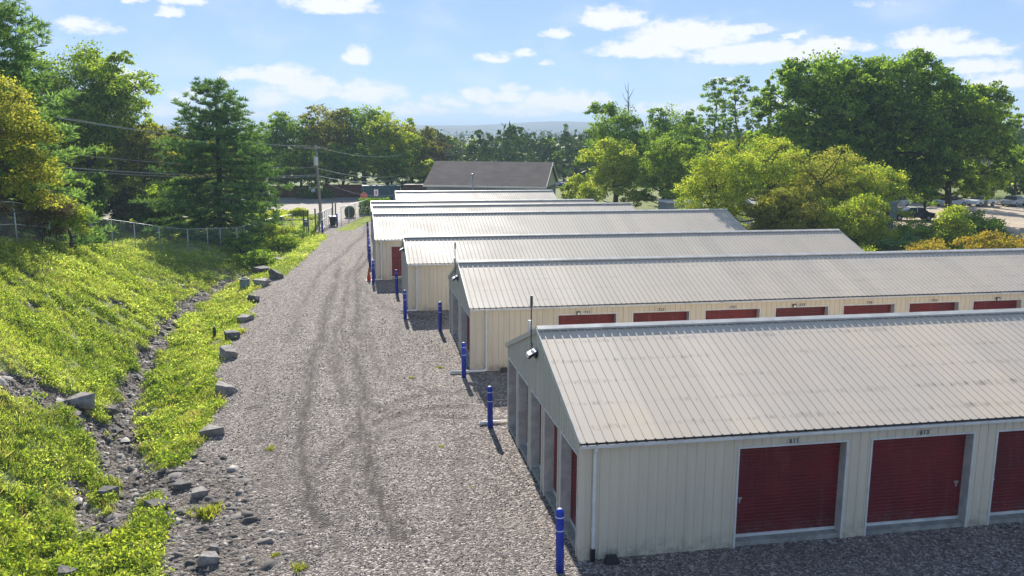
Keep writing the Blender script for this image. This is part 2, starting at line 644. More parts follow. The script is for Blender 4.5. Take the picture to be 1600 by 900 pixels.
xs = np.concatenate([-np.array(grow(0, 9000, .5, 1.18, 22))[::-1], np.arange(-21.85, 6.0, .13), np.array(grow(6, 9000, .5, 1.13, 6.1))])
ys = np.concatenate([-np.array(grow(0, 3000, 1, 1.5, -12.0))[::-1], np.arange(12.2, 48, .13), np.arange(48, 105, .32), np.array(grow(105, 9000, .8, 1.12, 105.2))])
ys = np.unique(ys)
xs = np.unique(xs)
GX, GY = np.meshgrid(xs, ys)
GZ = terr(GX, GY)
mask = np.stack([grass_mask(GX, GY), np.clip(np.maximum(rubble(GX, GY) * (GX < xedge(GY) + .3), sm((1.7 - polydist(GX, GY, RUB3)) / 1.2) * .75 * (GY < 26.5)), 0, 1),
                 tracks(GX, GY), dirt_yard(GX, GY)], -1)
nx, ny = len(xs), len(ys)
idx = np.arange(nx * ny).reshape(ny, nx)
quads = np.stack([idx[:-1, :-1], idx[:-1, 1:], idx[1:, 1:], idx[1:, :-1]], -1).reshape(-1, 4)
cx = GX[:-1, :-1].ravel()
cy = GY[:-1, :-1].ravel()
is_drive = (cx > xedge(cy)) & (cx < 34) & (cy < 99) & (cx < 30 + (45 - cy).clip(0, 30))
P = np.stack([GX.ravel(), GY.ravel(), GZ.ravel()], -1)
for nm, sel in (('ground', ~is_drive), ('gravel_drive', is_drive)):
    q = quads[sel]
    used, inv = np.unique(q, return_inverse=True)
    o = np_mesh(nm, P[used], inv.reshape(-1, 4), M_GROUND, smooth=True)
    ca = o.data.color_attributes.new('mask', 'FLOAT_COLOR', 'POINT')
    ca.data.foreach_set('color', mask.reshape(-1, 4)[used].astype(np.float32).ravel())
    struct(o)

# ------------------------------------------------------------------ materials


def wall_mat(name, col, dirt=.25, streak=.12):
    m = Mat(name)
    p = m.pos()
    s = m.noise(1.0, 5, .6, m.scalev(p, (3.0, 3.0, .35)))
    b = m.noise(.6, 4, .6, p)
    c = m.mix(m.ramp(s, .35, .75, 0, streak * 2), c4(*col), c4(col[0] * .72, col[1] * .69, col[2] * .62))
    c = m.mix(m.ramp(b, .4, .7, 0, .18), c, c4(col[0] * .85, col[1] * .87, col[2] * .88))
    sp = m.n.new('ShaderNodeSeparateXYZ')
    m.l.new(p, sp.inputs[0])
    spl = m.math('MULTIPLY', m.ramp(sp.outputs[2], .0, .55, 1, 0), m.ramp(m.noise(4, 5, .7, p), .35, .7))
    c = m.mix(m.math('MULTIPLY', spl, dirt * 1.6), c, c4(.17, .15, .13))
    m.bsdf(c, .5, 0, .4, m.noise(1.2, 2, .5, p), .15, .02)
    return m.m


def roof_mat(name, col, warm, stain=.5):
    m = Mat(name)
    p = m.pos()
    oc = m.obj()
    sp = m.n.new('ShaderNodeSeparateXYZ')
    m.l.new(oc, sp.inputs[0])
    # every sheet is 0.91 m wide and aged a little differently
    sheet = m.math('FLOOR', m.math('DIVIDE', sp.outputs[0], .916))
    wn_ = m.n.new('ShaderNodeTexWhiteNoise')
    wn_.noise_dimensions = '1D'
    m.l.new(sheet, wn_.inputs['W'])
    big = m.noise(.35, 5, .6, p)
    c = m.mix(m.ramp(big, .35, .65), c4(*col), c4(*warm))
    c = m.mix(m.math('MULTIPLY', wn_.outputs[0], .42), c, c4(col[0] * .78, col[1] * .78, col[2] * .78))
    # lichen bands that follow the purlins
    band = m.math('ABSOLUTE', m.math('SUBTRACT', m.math('FRACT', m.math('DIVIDE', sp.outputs[1], .86)), .5))
    bm = m.ramp(m.math('ADD', band, m.math('MULTIPLY', m.math('SUBTRACT', m.noise(1.3, 3, .6, p), .5), .35)), .0, .14, 1, 0)
    sn = m.noise(1.0, 7, .75, m.scalev(p, (14, 2.6, 2.6)))
    sn2 = m.noise(.5, 3, .6, p)
    st = m.math('MULTIPLY', m.math('MULTIPLY', bm, m.ramp(sn, .45, .62)), m.ramp(sn2, .35, .6))
    fine = m.math('MULTIPLY', m.ramp(m.noise(1.0, 7, .78, m.scalev(p, (22, 1.4, 1.4))), .58, .72), m.ramp(sn2, .42, .62))
    st = m.math('MAXIMUM', st, m.math('MULTIPLY', fine, .7))
    c = m.mix(m.math('MULTIPLY', st, stain), c, c4(.16, .145, .12))
    b = m.bsdf(c, m.ramp(big, .3, .7, .55, .68), .0, .3, m.noise(1.5, 3, .5, p), .04, .02)
    return m.m


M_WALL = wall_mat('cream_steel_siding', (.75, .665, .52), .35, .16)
M_WALL_G = wall_mat('gable_steel_siding', (.56, .545, .49), .3, .16)  # greyer, darker siding tone than the front walls
M_ROOF_A = roof_mat('weathered_beige_roof', (.69, .595, .49), (.73, .61, .465), .6)
M_ROOF_B = roof_mat('pale_grey_roof', (.59, .52, .435), (.64, .55, .435), .35)
M_ROOF_C = roof_mat('warm_cream_roof', (.52, .465, .385), (.56, .49, .40), .15)
M_CAP = simple('ridge_cap_metal', (.55, .54, .50), .45, 0, .5, .15, 2)
M_FASCIA_SHADE = simple('dark_gutter_shadow', (.05, .052, .055), .5, 0, .4)  # one dark tone for the drip edge and the gutter's painted shade
M_TRIM = simple('white_trim_paint', (.72, .72, .69), .5, 0, .4, .14, 3)
M_JAMB = simple('pale_grey_jamb', (.58, .58, .56), .6, 0, .3, .2, 3)
M_CONC = simple('concrete', (.36, .35, .32), .9, 0, .2, .3, 4)
M_PVC = simple('white_pvc', (.78, .78, .76), .45, 0, .5, .1, 4)
M_BLACK = simple('black_plastic', (.02, .02, .022), .5, 0, .4)
M_STEEL = simple('galvanised_steel', (.45, .46, .46), .45, .6, .5, .2, 6)
M_DARKSTEEL = simple('dark_steel', (.10, .10, .10), .5, .5, .5, .2, 6)
M_BLUE = Mat('blue_bollard_paint')
_p = M_BLUE.pos()
_c = M_BLUE.mix(M_BLUE.ramp(M_BLUE.noise(3, 4, .6, _p), .3, .7), c4(.014, .035, .40), c4(.03, .07, .55))
_c = M_BLUE.mix(M_BLUE.ramp(M_BLUE.noise(1, 6, .75, M_BLUE.scalev(_p, (22, 22, 7))), .6, .68, 0, .8), _c, c4(.22, .2, .2))
M_BLUE.bsdf(_c, .5, 0, .4)
M_BLUE = M_BLUE.m
M_WHITEP = simple('white_plastic', (.8, .8, .8), .45, 0, .5, .08, 5)
M_NUM = simple('number_black', (.02, .018, .015), .6)
M_PLATE = simple('number_plate_beige', (.62, .58, .49), .6)
M_RED2 = simple('handle_metal', (.55, .52, .5), .4, .5)


def door_mat():
    m = Mat('maroon_door_paint')
    p = m.pos()
    n1 = m.noise(.8, 4, .6, p)
    n2 = m.noise(30, 4, .7, p)
    c = m.mix(m.ramp(n1, .3, .7), c4(.11, .009, .013), c4(.20, .011, .015))
    c = m.mix(m.ramp(n2, .45, .7, 0, .3), c, c4(.08, .008, .01))
    oi = m.n.new('ShaderNodeObjectInfo')
    c = m.mix(m.math('MULTIPLY', oi.outputs['Random'], .35), c, c4(.30, .03, .035))
    n3 = m.noise(1.0, 6, .7, m.scalev(p, (5, 5, .6)))
    c = m.mix(m.ramp(n3, .5, .8, 0, .35), c, c4(.30, .14, .12))
    sp = m.n.new('ShaderNodeSeparateXYZ')
    m.l.new(p, sp.inputs[0])
    low = m.math('MULTIPLY', m.ramp(sp.outputs[2], .12, .6, 1, 0), m.ramp(m.noise(6, 5, .7, p), .4, .65))
    c = m.mix(m.math('MULTIPLY', low, .6), c, c4(.16, .11, .09))
    m.bsdf(c, .45, 0, .45)
    return m.m


M_DOOR = door_mat()

# ------------------------------------------------------------------ storage buildings
PITCHF = 0.335


def ribbed(mb, O, Sv, Tv, Nv, s0, s1, t0, t1, pitch=.2286, rw=.045, rh=.02, phase=0.0):
    """sheet metal with raised ribs; t0/t1 may be functions of s"""
    O, Sv, Tv, Nv = Vector(O), Vector(Sv), Vector(Tv), Vector(Nv)
    f0 = t0 if callable(t0) else (lambda s: t0)
    f1 = t1 if callable(t1) else (lambda s: t1)
    prof = [(s0, 0)]
    k = math.ceil((s0 - phase) / pitch)
    while True:
        c = phase + k * pitch
        if c + rw / 2 >= s1:
            break
        if c - rw / 2 > s0:
            prof += [(c - rw / 2, 0), (c - rw / 4, rh), (c + rw / 4, rh), (c + rw / 2, 0)]
        k += 1
    prof.append((s1, 0))
    vs, fs = [], []
    for i, (s, h) in enumerate(prof):
        vs.append(O + Sv * s + Tv * f0(s) + Nv * h)
        vs.append(O + Sv * s + Tv * f1(s) + Nv * h)
        if i:
            a = 2 * (i - 1)
            fs.append((a, a + 2, a + 3, a + 1))
    mb.add(vs, fs)


def text_mesh(name, txt, size, parent, loc, rot, mat):
    cu = bpy.data.curves.new(name, 'FONT')
    cu.body = txt
    cu.size = size
    cu.align_x = 'CENTER'
    cu.align_y = 'CENTER'
    cu.extrude = .004
    cu.offset = size * .018
    o = bpy.data.objects.new(name, cu)
    COL.objects.link(o)
    dg = bpy.context.evaluated_depsgraph_get()
    me = bpy.data.meshes.new_from_object(o.evaluated_get(dg))
    COL.objects.unlink(o)
    bpy.data.objects.remove(o)
    me.materials.clear()
    me.materials.append(mat)
    n = bpy.data.objects.new(name, me)
    COL.objects.link(n)
    n.parent = parent
    n.location = loc
    n.rotation_euler = rot
    return n


def roll_door(parent, O, Sv, Nv, w, zb, zt, handle_side, detail=True):
    """curtain with horizontal corrugations; O is the lower left corner at ground, Sv along the wall, Nv outwards"""
    O, Sv, Nv = Vector(O), Vector(Sv), Vector(Nv)
    Z = Vector((0, 0, 1))
    mb = MB()
    ribbed(mb, O, -Z * -1, Sv, Nv, zb + .05, zt, 0, w, pitch=.088 if detail else .2, rw=.05, rh=.016)
    # flip so that the faces look outwards
    mb.f = [f[::-1] for f in mb.f]
    d = mb.build('door', M_DOOR, parent)
    b = MB()
    b.obox(O + Z * (zb - .01) - Nv * .02, Sv * w, Nv * .05, Z * .07)
    b.build('bottom_bar', M_TRIM, d)
    if detail:
        h = MB()
        hx = w - .22 if handle_side > 0 else .12
        h.obox(O + Sv * hx + Z * 1.08 + Nv * .012, Sv * .12, Nv * .03, Z * .05)
        h.obox(O + Sv * (hx + .03) + Z * .99 + Nv * .02, Sv * .04, Nv * .04, Z * .12)
        h.build('handle', M_RED2, d, bevel=.006)
    return d


def frame(parent, O, Sv, Nv, w, zt, depth, proud=.02):
    """white edge trim round an opening (O at lower left, on the wall plane)"""
    O, Sv, Nv = Vector(O), Vector(Sv), Vector(Nv)
    Z = Vector((0, 0, 1))
    t = MB()
    a = .045
    t.obox(O - Sv * a, Sv * a, Nv * (proud + .004), Z * zt)
    t.obox(O + Sv * w, Sv * a, Nv * (proud + .004), Z * zt)
    t.obox(O - Sv * a + Z * zt, Sv * (w + 2 * a), Nv * (proud + .004), Z * a)
    t.build('door_frame', M_TRIM, parent)
    return t


def storage_building(X0, Y0, L, Wd, he, roofm, label, doors_front=(), gable_open=(), z0=0.0, front_numbers=None, lamps=(), downspout=.17,
                     mast=True, gable_mat=None, ribs=True, detail=True, head=2.44, gable_head=2.42, right_side_roof_only=False,
                     peak_lamp=True, drain=0, over=.14, wallcol=None):
    root = empty('storage_building', (X0, Y0, z0))
    tag(root, label, 'storage building', 'rows of low steel storage buildings')
    hr = he + Wd / 2 * PITCHF
    wm = wallcol or M_WALL
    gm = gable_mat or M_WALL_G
    rp = .2286
    Z = Vector((0, 0, 1))
    X, Y = Vector((1, 0, 0)), Vector((0, 1, 0))
    rec = .26
    # front wall (faces -Y), openings cut out
    mb = MB()
    x = 0.0
    for (a, b) in list(doors_front) + [(L, L)]:
        if a > x:
            ribbed(mb, (0, 0, 0), X, Z, -Y, x, min(a, L), 0, he, pitch=.2286)
        if b > a:
            ribbed(mb, (0, 0, 0), X, Z, -Y, a, b, head, he)
            mb.add([(a, 0, head), (b, 0, head), (b, rec, head), (a, rec, head)], [(0, 1, 2, 3)])
        x = b
    mb.build('wall', wm, root).data.name = 'front_wall'
    # corner flashings
    cf = MB()
    cf.box(-.026, .0, -.026, .10, 0, he)
    cf.box(0, .10, -.028, -.0225, 0, he)
    cf.build('corner_trim', wm, root)
    # gable wall (faces -X)
    gb = MB()
    top = lambda s: he + (Wd / 2 - abs(s - Wd / 2)) * PITCHF
    y = 0.0
    cuts = list(gable_open) + [(Wd, Wd)]
    half = Wd / 2
    for (a, b) in cuts:
        segs = []
        if a > y:
            segs.append((y, a, 0))
        if b > a:
            segs.append((a, b, gable_head))
        for (p, q, t0) in segs:
            parts = [(p, q)] if not (p < half < q) else [(p, half), (half, q)]
            for (pp, qq) in parts:
                ribbed(gb, (0, 0, 0), Y, Z, -X, pp, qq, t0, top)
            if t0:
                gb.add([(0, p, t0), (0, q, t0), (rec, q, t0), (rec, p, t0)], [(0, 1, 2, 3)])
        y = b
    gb.f = [f[::-1] for f in gb.f]
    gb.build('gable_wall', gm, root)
    # rear wall and far gable
    rb = MB()
    rb.add([(0, Wd, 0), (L, Wd, 0), (L, Wd, he), (0, Wd, he)], [(1, 0, 3, 2)])
    ribbed(rb, (L, 0, 0), Y, Z, X, 0, half, 0, top)
    ribbed(rb, (L, 0, 0), Y, Z, X, half, Wd, 0, top)
    rb.build('rear_wall', wm, root)
    # door bays
    for i, (a, b) in enumerate(doors_front):
        w = b - a
        for q0 in (a - .04, b):
            j = MB()
            j.box(q0, q0 + .04, .003, rec, 0, head)
            j.build('jamb', M_JAMB, root)
        roll_door(root, (a, rec, 0), X, -Y, w, .13, head, 1 if i % 2 else -1, detail)
        s = MB()
        s.box(a, b, .02, rec + .3, -.05, .115)
        s.build('sill', M_CONC, root)
        frame(root, (a, 0, 0), X, -Y, w, head, rec)
    for i, (a, b) in enumerate(gable_open):
        w = b - a
        for q0 in (a - .04, b):
            j = MB()
            j.box(.003, rec, q0, q0 + .04, 0, gable_head)
            j.build('jamb', M_JAMB, root)
        if detail:
            roll_door(root, (rec, b, 0), -Y, -X, w, .13, gable_head, 1, detail)
            s = MB()
            s.box(.02, rec + .3, a, b, -.05, .115)
            s.build('sill', M_CONC, root)
        frame(root, (0, b, 0), -Y, -X, w, gable_head, rec)
    # roof: two ribbed slopes, a soffit, rake trims
    rf = MB()
    sl = math.sqrt(1 + PITCHF ** 2)
    Tf = Vector((0, 1 / sl, PITCHF / sl))
    Nf = Vector((0, -PITCHF / sl, 1 / sl))
    Tb = Vector((0, -1 / sl, PITCHF / sl))
    Nb = Vector((0, PITCHF / sl, 1 / sl))
    rz = .07
    slope = (Wd / 2 + over) * sl
    ribbed(rf, (0, -over, he + rz - over * PITCHF), X, Tf, Nf, -.04, L + .04, 0, slope, pitch=rp, rw=.05, rh=.026, phase=.1)
    bk = MB()
    ribbed(bk, (0, Wd + over, he + rz - over * PITCHF), X, Tb, Nb, -.04, L + .04, 0, slope, pitch=rp, rw=.05, rh=.026, phase=.1)
    bk.f = [f[::-1] for f in bk.f]
    rf.add(bk.v, bk.f)
    for sgn, yy, T, Nn in ((1, -over, Tf, Nf), (-1, Wd + over, Tb, Nb)):
        o = Vector((-.035, yy, he + rz - over * PITCHF)) - Nn * .05
        q = [o, o + X * (L + .07), o + X * (L + .07) + T * (slope - .02), o + T * (slope - .02)]
        rf.add(q, [(0, 3, 2, 1) if sgn > 0 else (0, 1, 2, 3)])
    roof = rf.build('roof', roofm, root)
    for xx in (-.065, L + .04):
        rk = MB()
        for yy, T, Nn in ((-over, Tf, Nf), (Wd + over, Tb, Nb)):
            rk.obox(Vector((xx, yy, he + rz - over * PITCHF)) - Nn * .11, X * .03, T * slope, Nn * .14)
        rk.build('rake_trim', M_CAP, roof)
    cap = MB()
    zc = hr + rz
    for T, sgn in ((Tf, -1), (Tb, 1)):
        e = Vector((-.05, half, zc + .085))
        d = -T * .17
        t = Vector((0, 0, -.012))
        cap.obox(e, X * (L + .1), d, t)
        cap.obox(e + d, X * (L + .1), Vector((0, 0, -.045)), -T * .012)
    cap.build('ridge_cap', M_CAP, roof)
    # gutter
    g = MB()
    gz = he + rz - over * PITCHF
    g.box(-.05, L + .05, -over - .10, -over + .01, gz - .105, gz - .035)
    gg = g.build('gutter', M_TRIM, root, bevel=.01)
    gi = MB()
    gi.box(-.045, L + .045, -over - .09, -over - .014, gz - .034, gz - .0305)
    gi.build('gutter_shade', M_FASCIA_SHADE, gg)  # dark sheet painted as the shaded inside of the open gutter
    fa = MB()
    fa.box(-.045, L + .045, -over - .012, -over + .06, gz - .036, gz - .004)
    fa.build('drip_edge', M_FASCIA_SHADE, root)
    # downspout
    if downspout:
        ds = MB()
        dx = downspout
        ds.box(dx - .035, dx + .04, -over - .07, -over + .0, gz - .2, gz - .11)
        ds.obox((dx - .035, -over - .05, gz - .2), (.07, 0, 0), (0, .06, 0), (0, .13, -.12))
        ds.box(dx - .035, dx + .035, -.09, -.03, .28 if not drain else .1, gz - .25)
        for zz in (.75, 1.7):
            ds.box(dx - .06, dx + .06, -.094, -.0235, zz, zz + .03)
        d = ds.build('downspout', M_PVC, root, bevel=.008)
        if not drain:
            bt = MB()
            bt.box(dx - .045, dx + .045, -.11, -.025, .0, .3)
            bt.build('downspout_boot', M_BLACK, d)
        else:
            pp = MB()
            pp.tube([(dx, -.07, .14), (dx - .02, -.11, .08), (dx - .1, -.14, .07), (dx - drain, -.16, .07)], .055, 10)
            pp.build('drain_pipe', M_PVC, d, smooth=True)
    # camera mast and flood light at the peak
    if mast:
        m_ = MB()
        m_.tube([(-.12, half + .35, hr - .45), (-.12, half + .35, hr + .78)], .018, 8)
        m_.box(-.15, -.09, half + .31, half + .39, hr + .62, hr + .92)
        mm = m_.build('antenna_mast', M_DARKSTEEL, root)
        c_ = MB()
        c_.box(-.17, -.07, half + .45, half + .53, hr - .12, hr + .2)
        c_.build('antenna_box', M_WHITEP, mm)
        w_ = MB()
        w_.tube([(-.1, half + .35, hr - .4), (-.16, half + .25, hr - .55), (-.12, half + .12, hr - .35), (-.18, half + .05, hr - .6)], .01, 5)
        w_.build('cable', M_DARKSTEEL, mm)
    if peak_lamp:
        l_ = MB()
        yy = half + .1
        l_.obox((-.03, yy - .13, hr - .75), (-.05, 0, 0), (0, .26, 0), (0, 0, .2))
        l_.obox((-.06, yy - .16, hr - .62), (-.2, 0, -.14), (0, .32, 0), (-.03, 0, .05))
        ll = l_.build('flood_light', M_BLACK, root)
        t_ = MB()
        t_.obox((-.05, yy - .17, hr - .55), (-.22, 0, -.12), (0, .34, 0), (.01, 0, .03))
        t_.build('flood_light_cover', M_WHITEP, ll)
    # numbers above the doors
    if front_numbers:
        for i, t in enumerate(front_numbers):
            a, b = doors_front[i]
            pc = (a + b) / 2 - .02
            pl = MB()
            pl.box(pc - .16, pc + .16, -.032, -.0215, head + .05, head + .165)
            q = pl.build('number_plate', M_PLATE, root)
            for kk, chh in enumerate(t):
                text_mesh('digit', chh, .135, q, (pc + (kk - 1) * .088, -.0345, head + .108), (math.pi / 2, 0, 0), M_NUM)
    for (lx, side) in lamps:
        l_ = MB()
        l_.box(lx - .08, lx + .08, -.13, -.0215, head + .12, head + .155)
        l_.box(lx - .07, lx - .055, -.12, -.022, head + .02, head + .13)
        l_.box(lx + .055, lx + .07, -.12, -.022, head + .02, head + .13)
        l1 = l_.build('wall_light', M_DARKSTEEL, root)
        g_ = MB()
        g_.box(lx - .052, lx + .052, -.115, -.0235, head + .03, head + .119)
        g_.build('lens', M_WHITEP, l1)
    return root


b1 = storage_building(4.92, 17.67, 27.0, 9.14, 2.78, M_ROOF_A,
                      'nearest storage building with weathered beige roof and maroon doors numbered 811 and 813',
                      doors_front=[(3.78 + 3.39 * i, 6.49 + 3.39 * i) for i in range(5)],
                      gable_open=[(.25, 1.78), (2.13, 3.60), (3.98, 5.35), (5.75, 7.19), (7.5, 8.86)],
                      front_numbers=['811', '813', '815'], downspout=.3, over=.07)
b2 = storage_building(4.67, 33.68, 36.0, 7.6, 2.60, M_ROOF_B,
                      'long pale grey roofed storage building second from the camera, tops of seven maroon doors showing',
                      doors_front=[(3.62 + 3.2 * i, 6.08 + 3.2 * i) for i in range(10)],
                      gable_open=[(.2, 3.0), (3.9, 6.2), (6.7, 7.4)],
                      head=2.22, gable_head=2.2, front_numbers=['721', '723', '725', '727', '729', '731', '733'],
                      lamps=[(4.45, 1), (14.05, 1), (24.0, 1)], downspout=.62, drain=1.5, over=.07)
b3 = storage_building(3.02, 46.2, 27.0, 6.0, 2.6, M_ROOF_C,
                      'third storage building from the camera with warm cream roof and blank cream end wall',
                      doors_front=[(5.6 + 3.2 * i, 8.0 + 3.2 * i) for i in range(6)], downspout=.42, mast=False, drain=.9, head=2.2, detail=False)
b4 = storage_building(1.62, 56.5, 25.9, 7.6, 2.66, M_ROOF_C,
                      'fourth storage building from the camera, a maroon door beside its left corner',
                      doors_front=[(1.0 + 3.2 * i, 3.4 + 3.2 * i) for i in range(7)], downspout=.32, mast=False, head=2.2, drain=.6, detail=False,
                      peak_lamp=False)
b5 = storage_building(1.87, 69.0, 22.1, 6.0, 2.5, M_ROOF_C,
                      'fifth storage building from the camera, thin strip of roof behind the fourth',
                      downspout=.3, mast=False, detail=False, peak_lamp=False)
b6 = storage_building(2.0, 79.0, 21.5, 6.0, 2.05, M_ROOF_C,
                      'sixth storage building from the camera, lowest thin strip of cream roof behind the fifth',
                      downspout=.3, mast=False, detail=False, peak_lamp=False)
b7 = storage_building(4.8, 89.0, 16.9, 6.0, 2.3, M_ROOF_C,
                      'farthest storage building, small cream roof just in front of the dark roofed house',
                      downspout=0, mast=False, detail=False, peak_lamp=False)

# black bait boxes by the walls
for (x, y, lab) in ((5.62, 17.44, 'black bait box at the foot of the nearest storage building corner'),
                    (6.0, 33.45, 'black bait box against the front wall of the second storage building')):
    mb = MB()
    mb.add([(-.17, -.11, 0), (.17, -.11, 0), (.17, .11, 0), (-.17, .11, 0), (-.12, -.07, .17), (.12, -.07, .17), (.12, .09, .17), (-.12, .09, .17)],
           [(0, 3, 2, 1), (4, 5, 6, 7), (0, 1, 5, 4), (1, 2, 6, 5), (2, 3, 7, 6), (3, 0, 4, 7)])
    o = mb.build('bait_box', M_BLACK, None, bevel=.015, loc=(x, y, 0))
    tag(o, lab, 'bait box', 'black bait boxes along the walls')

# loose white drain pipe lying on the gravel by the second bollard
mb = MB()
mb.tube([(4.05, 27.2, .06), (4.6, 27.25, .06), (5.05, 27.3, .06)], .055, 12)
o = mb.build('drain_pipe', M_PVC, None, smooth=True)
tag(o, 'white plastic pipe lying on the gravel behind a blue bollard', 'pipe')

# ------------------------------------------------------------------ bollards


def make_bollard(x, y, h, label, z=0.0, rz=0.0):
    r = empty('bollard', (x, y, z), rz)
    r.rotation_euler = (rnd.uniform(-.02, .02), rnd.uniform(-.02, .02), rz)
    tag(r, label, 'bollard', 'blue bollards guarding the building corners')
    mb = MB()
    mb.lathe([(.092, -.1), (.092, h - .12), (.088, h - .06), (.07, h - .02), (.045, h - .004), (.0, h)][:-1], sides=22)
    p = mb.build('post', M_BLUE, r, smooth=False)
    p.data.polygons.foreach_set('use_smooth', [len(f.vertices) == 4 for f in p.data.polygons])
    for zz in (h - .19, h - .5):
        s = MB()
        s.lathe([(.0945, zz - .011), (.0945, zz + .011)], sides=22)
        s.build('white_band', M_WHITEP, r)
    c = MB()
    c.lathe([(.052, h - .012), (.035, h + .002), (.012, h + .006)], sides=16)
    c.build('cap', M_WHITEP, r, smooth=True)
    return r


for x, y, h, lab in [(4.37, 17.26, 1.49, 'blue bollard nearest the camera, at the near corner of the first storage building'),
                     (4.37, 26.9, 1.42, 'blue bollard beside the white pipe, between the first and second storage buildings'),
                     (4.28, 32.9, 1.44, 'blue bollard just in front of the near corner of the second storage building'),
                     (4.2, 41.2, 1.45, 'blue bollard at the far corner of the second storage building'),
                     (2.7, 44.4, 1.5, 'blue bollard in front of the third storage building near corner'),
                     (2.66, 51.4, 1.47, 'blue bollard at the far corner of the third storage building'),
                     (1.36, 55.1, 1.55, 'blue bollard next to the orange cone, by the fourth storage building corner'),
                     (1.34, 62.5, 1.5, 'blue bollard beyond the cone, halfway along the fourth building end'),
                     (1.35, 67.5, 1.5, 'blue bollard in the gap between the fourth and fifth storage buildings'),
                     (1.48, 74.5, 1.5, 'blue bollard by the end of the fifth storage building'),
                     (1.6, 80.0, 1.5, 'farthest blue bollard of the row along the building ends'),
                     (-2.6, 84.3, 1.2, 'blue bollard standing left of the sliding gate opening'),
                     (-1.3, 90.8, 1.25, 'blue bollard right of the black bin at the gate')]:
    make_bollard(x, y, h, lab)

# ------------------------------------------------------------------ traffic cone
M_ORANGE = simple('faded_orange_plastic', (.55, .07, .02), .6)
r = empty('traffic_cone', (1.12, 56.5, 0))
tag(r, 'faded orange traffic cone on the gravel left of a blue bollard', 'traffic cone')
mb = MB()
mb.lathe([(.14, .03), (.10, .3), (.055, .62), (.03, .82), (.02, .84)], sides=16)
mb.build('cone', M_ORANGE, r, smooth=True)
mb = MB()
mb.box(-.2, .2, -.2, .2, 0, .035)
mb.build('base', M_ORANGE, r, bevel=.01)

# ------------------------------------------------------------------ rocks


def rock_mat(name, a, b):
    m = Mat(name)
    p = m.pos()
    n1 = m.noise(3.5, 7, .7, p)
    n2 = m.noise(14, 6, .7, m.scalev(p, (1, 1, 4)))
    c = m.mix(m.ramp(n1, .3, .7), c4(*a), c4(*b))
    c = m.mix(m.ramp(n2, .5, .75, 0, .5), c, c4(a[0] * .5, a[1] * .5, a[2] * .5))
    m.bsdf(c, .85, 0, .3, n2, .6, .03)
    return m.m


M_ROCK = rock_mat('grey_shale', (.19, .17, .155), (.42, .38, .345))
M_ROCK2 = rock_mat('dark_shale', (.09, .085, .08), (.22, .2, .185))


def make_rock(x, y, sx, sy, sz, rz, label, seed, mat=None, tilt=0.0):
    rr = random.Random(seed)
    sz *= .78
    rz += rr.uniform(-.4, .4)
    bm = bmesh.new()
    for lo, hi, k, kk in ((-.15, .0, 4, 1.0), (sz * .3, sz * .55, 3, 1.12), (sz * .8, sz * 1.05, 4, .95)):
        for i in range(k):
            a = 2 * math.pi * (i + rr.uniform(-.35, .35)) / k
            q = max(abs(math.cos(a)), abs(math.sin(a))) ** -.3 * rr.uniform(.75, 1.2) * kk
            bm.verts.new((math.cos(a) * sx * .5 * q, math.sin(a) * sy * .5 * q, rr.uniform(lo, hi) + (0 if hi < .2 else (tilt - .1) * sz * 1.6 * math.cos(a) + .12 * sz * math.sin(a))))
    res = bmesh.ops.convex_hull(bm, input=list(bm.verts))
    bmesh.ops.delete(bm, geom=[v for v in bm.verts if not v.link_faces], context='VERTS')
    bmesh.ops.dissolve_limit(bm, angle_limit=R(14), verts=list(bm.verts), edges=list(bm.edges))
    bmesh.ops.triangulate(bm, faces=list(bm.faces))
    me = bpy.data.meshes.new('rock')
    bm.to_mesh(me)
    bm.free()
    me.materials.append(mat or M_ROCK)
    z = float(terr(np.array([x]), np.array([y]))[0])
    o = bpy.data.objects.new('rock', me)
    COL.objects.link(o)
    o.location = (x, y, z)
    o.rotation_euler = (0, 0, rz)
    b = o.modifiers.new('bevel', 'BEVEL')
    b.width = min(sx, sz) * .025
    b.segments = 1
    sub = o.modifiers.new('sub', 'SUBSURF')
    sub.subdivision_type = 'SIMPLE'
    sub.levels = sub.render_levels = 2
    tx = bpy.data.textures.new('rock_noise', 'CLOUDS')
    tx.noise_scale = .22
    dm = o.modifiers.new('disp', 'DISPLACE')
    dm.texture = tx
    dm.strength = min(sx, sz) * .09
    dm.texture_coords = 'GLOBAL'
    return tag(o, label, 'rock', 'rocks lining the gravel drive')


